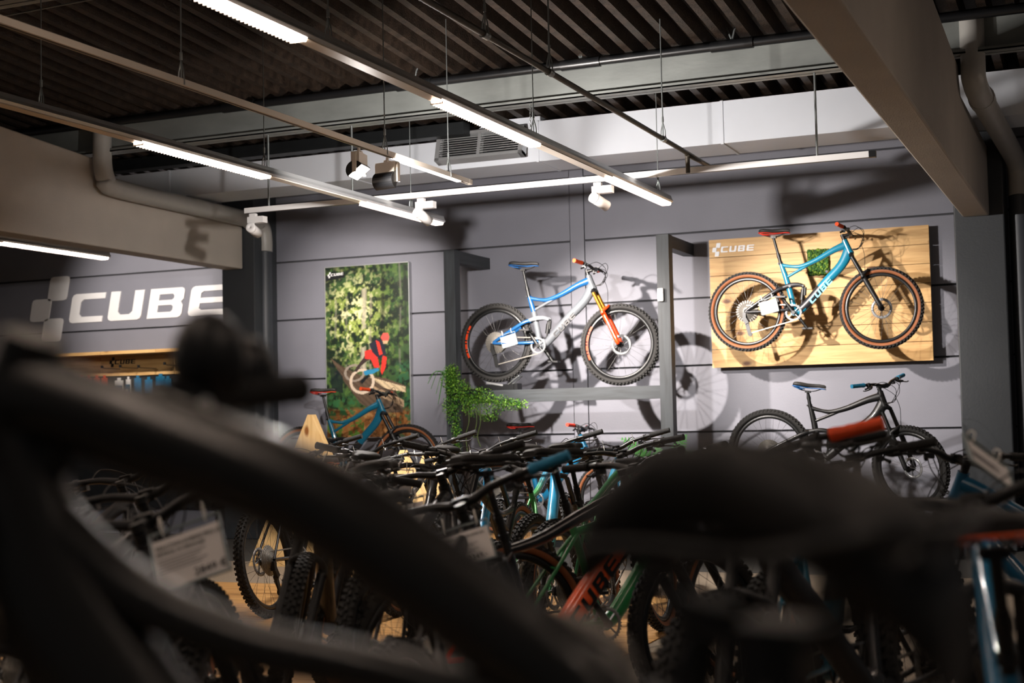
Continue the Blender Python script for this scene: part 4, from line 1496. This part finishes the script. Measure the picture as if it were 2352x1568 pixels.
fork_word(A, 'FOX', ink_k)
tube_guard(B, c_graph)
tube_guard(D, c_graph)
gr = 'bikes parked in rows on the shop floor'
rows = [
    # name, label, loc, head, lean, steer, kw
    ('blue to green hardtail with a brown saddle nearest the right rack post', (-2.92, 8.57, 0), 95, -8, 12, dict(kind='hard', frame=c_bg, tyre='tan', ties=2, post=.14)),
    ('blue to green hardtail second from the right rack post', (-3.33, 8.40, 0), 95, -8, 12, dict(kind='ehard', frame=c_bg, tyre='tan', ties=1, post=.16)),
    ('blue and black bike below the trailing plant', (-3.62, 7.96, 0), 95, -8, 14, dict(kind='ehard', frame=c_blue, rear=c_blk, tyre='black', ties=2, post=.14)),
    ('black bike with a rising handlebar in front of the left rack post', (-4.19, 8.32, 0), 95, -9, 16, dict(kind='full', frame=c_blk, tyre='tan', ties=2, post=.14)),
    ('black bike in front of the teal bike front wheel', (-4.40, 7.82, 0), 95, -8, 12, dict(kind='hard', frame=c_blk, tyre='black', ties=2, trim=c_org, post=.16)),
    ('black bike with its handlebar beside the tall timber triangle', (-4.95, 8.05, 0), 95, -8, 12, dict(kind='hard', frame=c_blk2, tyre='black', post=.15)),
    ('black bike facing the shop with a small card on its bar', (-3.36, 6.44, 0), 272, -7, 8, dict(kind='ehard', frame=c_blk, ties=1, tyre='tan')),
    ('black bike facing the shop beside the small timber triangle', (-2.95, 6.56, 0), 272, -7, 8, dict(kind='full', frame=c_blk, tyre='black', ties=1)),
    ('black bike facing the shop with a curled card in front of the tall triangle', (-3.30, 5.5, 0), 287, -9, 10, dict(kind='ehard', frame=c_blk2)),
    ('black electric bike with a thick handlebar in the middle of the row', (-2.43, 4.95, 0), 95, -9, 12, dict(kind='ehard', frame=c_blk, tyre='black', scale=.95, decal=None)),
    ('black bike with a blue right grip and the price card 2349', (-1.585, 3.55, 0), 98, -13, 12, dict(kind='ehard', frame=c_blk, grip=g_bl, scale=.93)),
    ('black bike with the price card 2849 behind the large dark tube', (-2.00, 2.49, 0), 98, -11, 10, dict(kind='ehard', frame=c_blk2, scale=.94)),
    ('black and orange bike with letters on its orange down tube', (-1.99, 4.90, 0), 53, -5, 4, dict(kind='ehard', frame=grad('black to orange paint', [(-.5, '#f0481c'), (-.34, '#f0481c'), (-.32, '#17181b'), (.0, '#17181b')]), tyre='black', decal=None, scale=.96)),
    ('green bike with orange tyre walls behind the black and orange bike', (-2.04, 5.72, 0), 53, -5, 4, dict(kind='hard', frame=c_grn, tyre='tan', scale=.96)),
    ('green bike deeper in the row with tan tyres', (-2.5, 7.0, 0), 84, -5, 8, dict(kind='hard', frame=c_grn, tyre='tan', scale=.96)),
    ('black bike with orange grips behind the large black saddle', (-.64, 4.38, 0), 254, 11, 0, dict(kind='ehard', frame=c_blk, grip=g_or, scale=1.03)),
    ('blue bike seen from behind with an orange edged saddle at the right edge', (-.145, 2.74, 0), 97, -5, 8, dict(kind='ehard', frame=c_blue, trim=c_org, tyre='black', scale=.96, post=.2)),
    ('bike with a dark blue fork and a price card on its bar at the right', (-.16, 5.9, 0), 158, -4, -24, dict(kind='full', frame=pm('petrol frame paint', '#12577a'), fork=pm('petrol fork paint', '#12577a'), tyre='black', scale=.96)),
    ('bike with an orange grip at the far right edge', (.06, 4.8, 0), 100, 5, 6, dict(kind='hard', frame=c_blk, grip=g_or, scale=.96)),
    ('black bike with a green edged saddle just right of the price card 2849', (-2.68, 3.32, 0), 97, -9, 10, dict(kind='hard', frame=c_blk, trim=pm('lime trim', '#6fae2e', .5, .1), scale=.95)),
    ('black hardtail farthest left in the rows behind the large dark tube', (-3.6, 4.35, 0), 97, -8, 8, dict(kind='hard', frame=c_blk2, tyre='tan', scale=.95)),
    ('blue electric bike low in the row under the large saddle', (-.95, 4.95, 0), 84, -5, 8, dict(kind='ehard', frame=c_turq, tyre='black', scale=.96)),
]
for label, loc, hd, le, stv, kw in rows:
    kw = dict(kw)
    kw.setdefault('scale', .96)
    bk = bike('bicycle', label, gr, loc, hd, le, stv, **kw)
    if 'orange down tube' in label:
        tube_cover(bk, c_org, ink_k)
    if 'dark blue fork' in label:
        fork_word(bk, 'FOX', c_red, 1)
FGB = bike('bicycle', 'black bike very close to the camera, out of focus across the picture', 'bikes close to the camera', (-.37, .91, .285), 177.5, 0, 4,
           kind='twin', frame=pm('black matt frame paint', '#1a1918', .34, .1), post=.05, pdz=-.09, bz=-.14, sadscale=(.88, 1.25, 1.9), sadshift=-.055, arched=True, sad=mat('matt black saddle cover', '#0d0c0c', .6, var=.1), trim=m_dk, scale=1.)
hbx = [c for c in FGB.children if c.name.startswith('handlebar')][0]
MB().ball((.47, -.27, 1.115), (.04, .035, .05)).obj('bell', m_dk2, hbx)
MB().ball((.47, -.34, 1.1), (.03, .035, .04)).obj('shifter_pod', m_dk2, hbx)
MB().cyl((.44, -.392, 1.082), (.439, -.398, 1.082), .016, 14).obj('bar_end_glint', m_chrome, hbx)  # chrome end disc added to catch the lights as a blurred highlight
MB().ball((.455, -.24, 1.07), .007).obj('lever_glint', m_chrome, hbx)  # small shiny ball added to reflect the lights as a blurred disc
MB().ball((.455, -.30, 1.066), .006).obj('clamp_glint', m_chrome, hbx)  # second shiny ball, added for another blurred highlight
MB().tube([(.03, -.03, .775), (-.02, -.035, .765), (-.045, -.035, .74), (-.045, -.035, .66), (-.04, -.03, .55)], .011, 8, sub=4).obj('pale_streak_tube', mat('light grey streak tube', '#b9b2aa', .5, var=.05), FGB)  # pale tube added for a bright streak where top tube meets seat tube
FG2 = bike('bicycle', 'grey bike just behind the blurred black saddle, only partly in view', 'bikes close to the camera', (.2, 1.62, 0), -4, -3, 4,
           kind='ehard', frame=pm('warm grey frame paint', '#8f8a8c', .5, .15), post=.12, scale=.97)

# ================================================================ price cards, timber stands, podiums
m_ply = wood('birch stand', '#e2c088', '#cda468', '#8a5526', 'Z')
m_plyf = wood('timber podium', '#c99a5c', '#a87842', '#6a3f1c', 'X')


def triangle(loc, w, h, th, label, rz=0., twin=True):
    t = empty('timber_triangle', loc, label=label, cat='bike stand', group='timber triangle stands')
    t.rotation_euler = (0, 0, rz)
    MB().prism([(-w / 2, 0), (w / 2, 0), (.018, h), (-.018, h)], th, (0, th / 2, 0)).obj('side_panel', m_ply, t)
    if not twin:
        return t
    MB().prism([(-w / 2, 0), (w / 2, 0), (.03, h), (-.03, h)], th, (0, .6, 0)).obj('side_panel', m_ply, t)
    MB().bb((-.04, th / 2, h * .55), (.04, .6 - th, h * .62)).obj('cross_rail', m_ply, t)
    return t


triangle((-6.32, 10.45, 0), 1.2, 1.28, .085, 'tall timber triangle stand below the teal bike saddle', R(4), False)
triangle((-4.98, 9.55, 0), .9, .99, .06, 'small timber triangle stand among the handlebars', R(6))

# thin boards laid on the carpet under the left rows
fd = empty('floor_boards', (0, 0, 0), label='pale timber boards laid on the floor under the left bike rows', cat='floor deck')
for k in range(24):
    y = 4.9 + k * .18
    MB().bb((-7.2, y + .003, 0), (-2.35, y + .177, .006)).obj('plank', m_plyf, fd)

# podiums carrying the raised bikes
def podium(name, a, b, label, m=m_plyf):
    t = empty(name, (0, 0, 0), label=label, cat='podium', group='podiums under raised bikes')
    n = max(1, int(round(abs(b[0] - a[0]) / .3)))
    for i in range(n):
        x0, x1 = a[0] + (b[0] - a[0]) * i / n, a[0] + (b[0] - a[0]) * (i + 1) / n
        MB().bb((x0 + .002, a[1], b[2] - .03), (x1 - .002, b[1], b[2])).obj('plank', m, t)
    MB().bb((a[0] + .02, a[1] + .02, a[2]), (b[0] - .02, b[1] - .02, b[2] - .03)).obj('plinth', m_darkst, t)
    return t


podium('podium', (-8.05, 12.5, 0), (-6.2, 13.0, .44), 'timber podium under the teal bike by the forest poster')
podium('podium', (-6.0, 12.47, 0), (-4.05, 12.98, .1), 'low timber podium under the blue bike at the wall')
podium('podium', (-.95, .68, 0), (.4, 1.14, .30), 'timber podium under the blurred black bike close to the camera')
wp = empty('sloped_podium', (0, 0, 0), label='sloping dark ramp under the black bike at the wall', cat='podium', group='podiums under raised bikes')
ra, rb = (-3.3, .585), (-1.25, .312)
MB().add([(x, y, z) for x, zt in ((ra[0], ra[1]), (rb[0], rb[1])) for y in (12.0, 12.4) for z in (0, zt)], [(0, 1, 3, 2), (4, 6, 7, 5), (0, 4, 5, 1), (2, 3, 7, 6), (0, 2, 6, 4), (1, 5, 7, 3)]).obj('ramp', m_darkst, wp)

price_card((-1.825, 3.869, .868), (R(-28), R(-15), R(22)), .155, .1, 'REACTION HYBRID ONE 500', 'BLACK N BLUE', '2349,-', 'white price card 2349 hanging from the bar of the bike with the blue grip')
price_card((-2.039, 2.793, .952), (R(-28), R(-18), R(24)), .165, .125, 'REACTION HYBRID PRO 625 29', 'PETROL N ORANGE', '2849 \u20ac', 'white price card 2849 below the large dark tube')
price_card((-3.101, 5.878, .961), (R(10), R(3), R(24)), .14, .09, '', '', '', 'small white card on the bar of the bike facing the shop by the triangle')
price_card((-2.815, 4.80, 1.02), (R(-30), R(22), R(24)), .15, .1, '', '', '', 'curled white card hanging before the tall timber triangle')
price_card((-2.70, 5.183, .865), (R(-26), R(-10), R(22)), .15, .12, 'HYBRID PRO 625', '', '', 'white card under the thick black handlebar in the middle of the row')
price_card((-.30, 3.58, 1.095), (R(-50), R(34), R(40)), .13, .09, '', '', '', 'tilted card on the bar at the right edge of the shop')
price_card((-5.30, 12.325, 1.995), (0, R(-14), 0), .15, .1, '', '', '', 'white tag on the rear end of the silver bike')
price_card((-2.87, 12.575, 2.215), (0, R(-12), 0), .15, .11, '', '', '', 'white tag on the rear end of the turquoise bike')

hc = empty('hanging_chain', (0, 0, 0), label='short link chain hanging from the steel beam over the long linear light', cat='chain')
lk = MB().lathe([(.009, -.0025), (.0125, 0), (.009, .0025)], 10).mesh('link', [m_wire])
for k in range(14):
    o = data_obj('link', lk, None, hc, MX.Translation((-4.22, 10.36, 3.69 - k * .018)) @ MX.Rotation(R(90 * (k % 2)), 4, 'Z') @ MX.Diagonal((.7, 1, 1, 1)))
cw = MB().tube([(-7.0, 7.3, 3.958), (-5.95, 7.3, 3.977)], .006, 6).obj('steel_cable', m_wire, label='thin steel cable slanting under the roof deck at the top left', cat='cable')
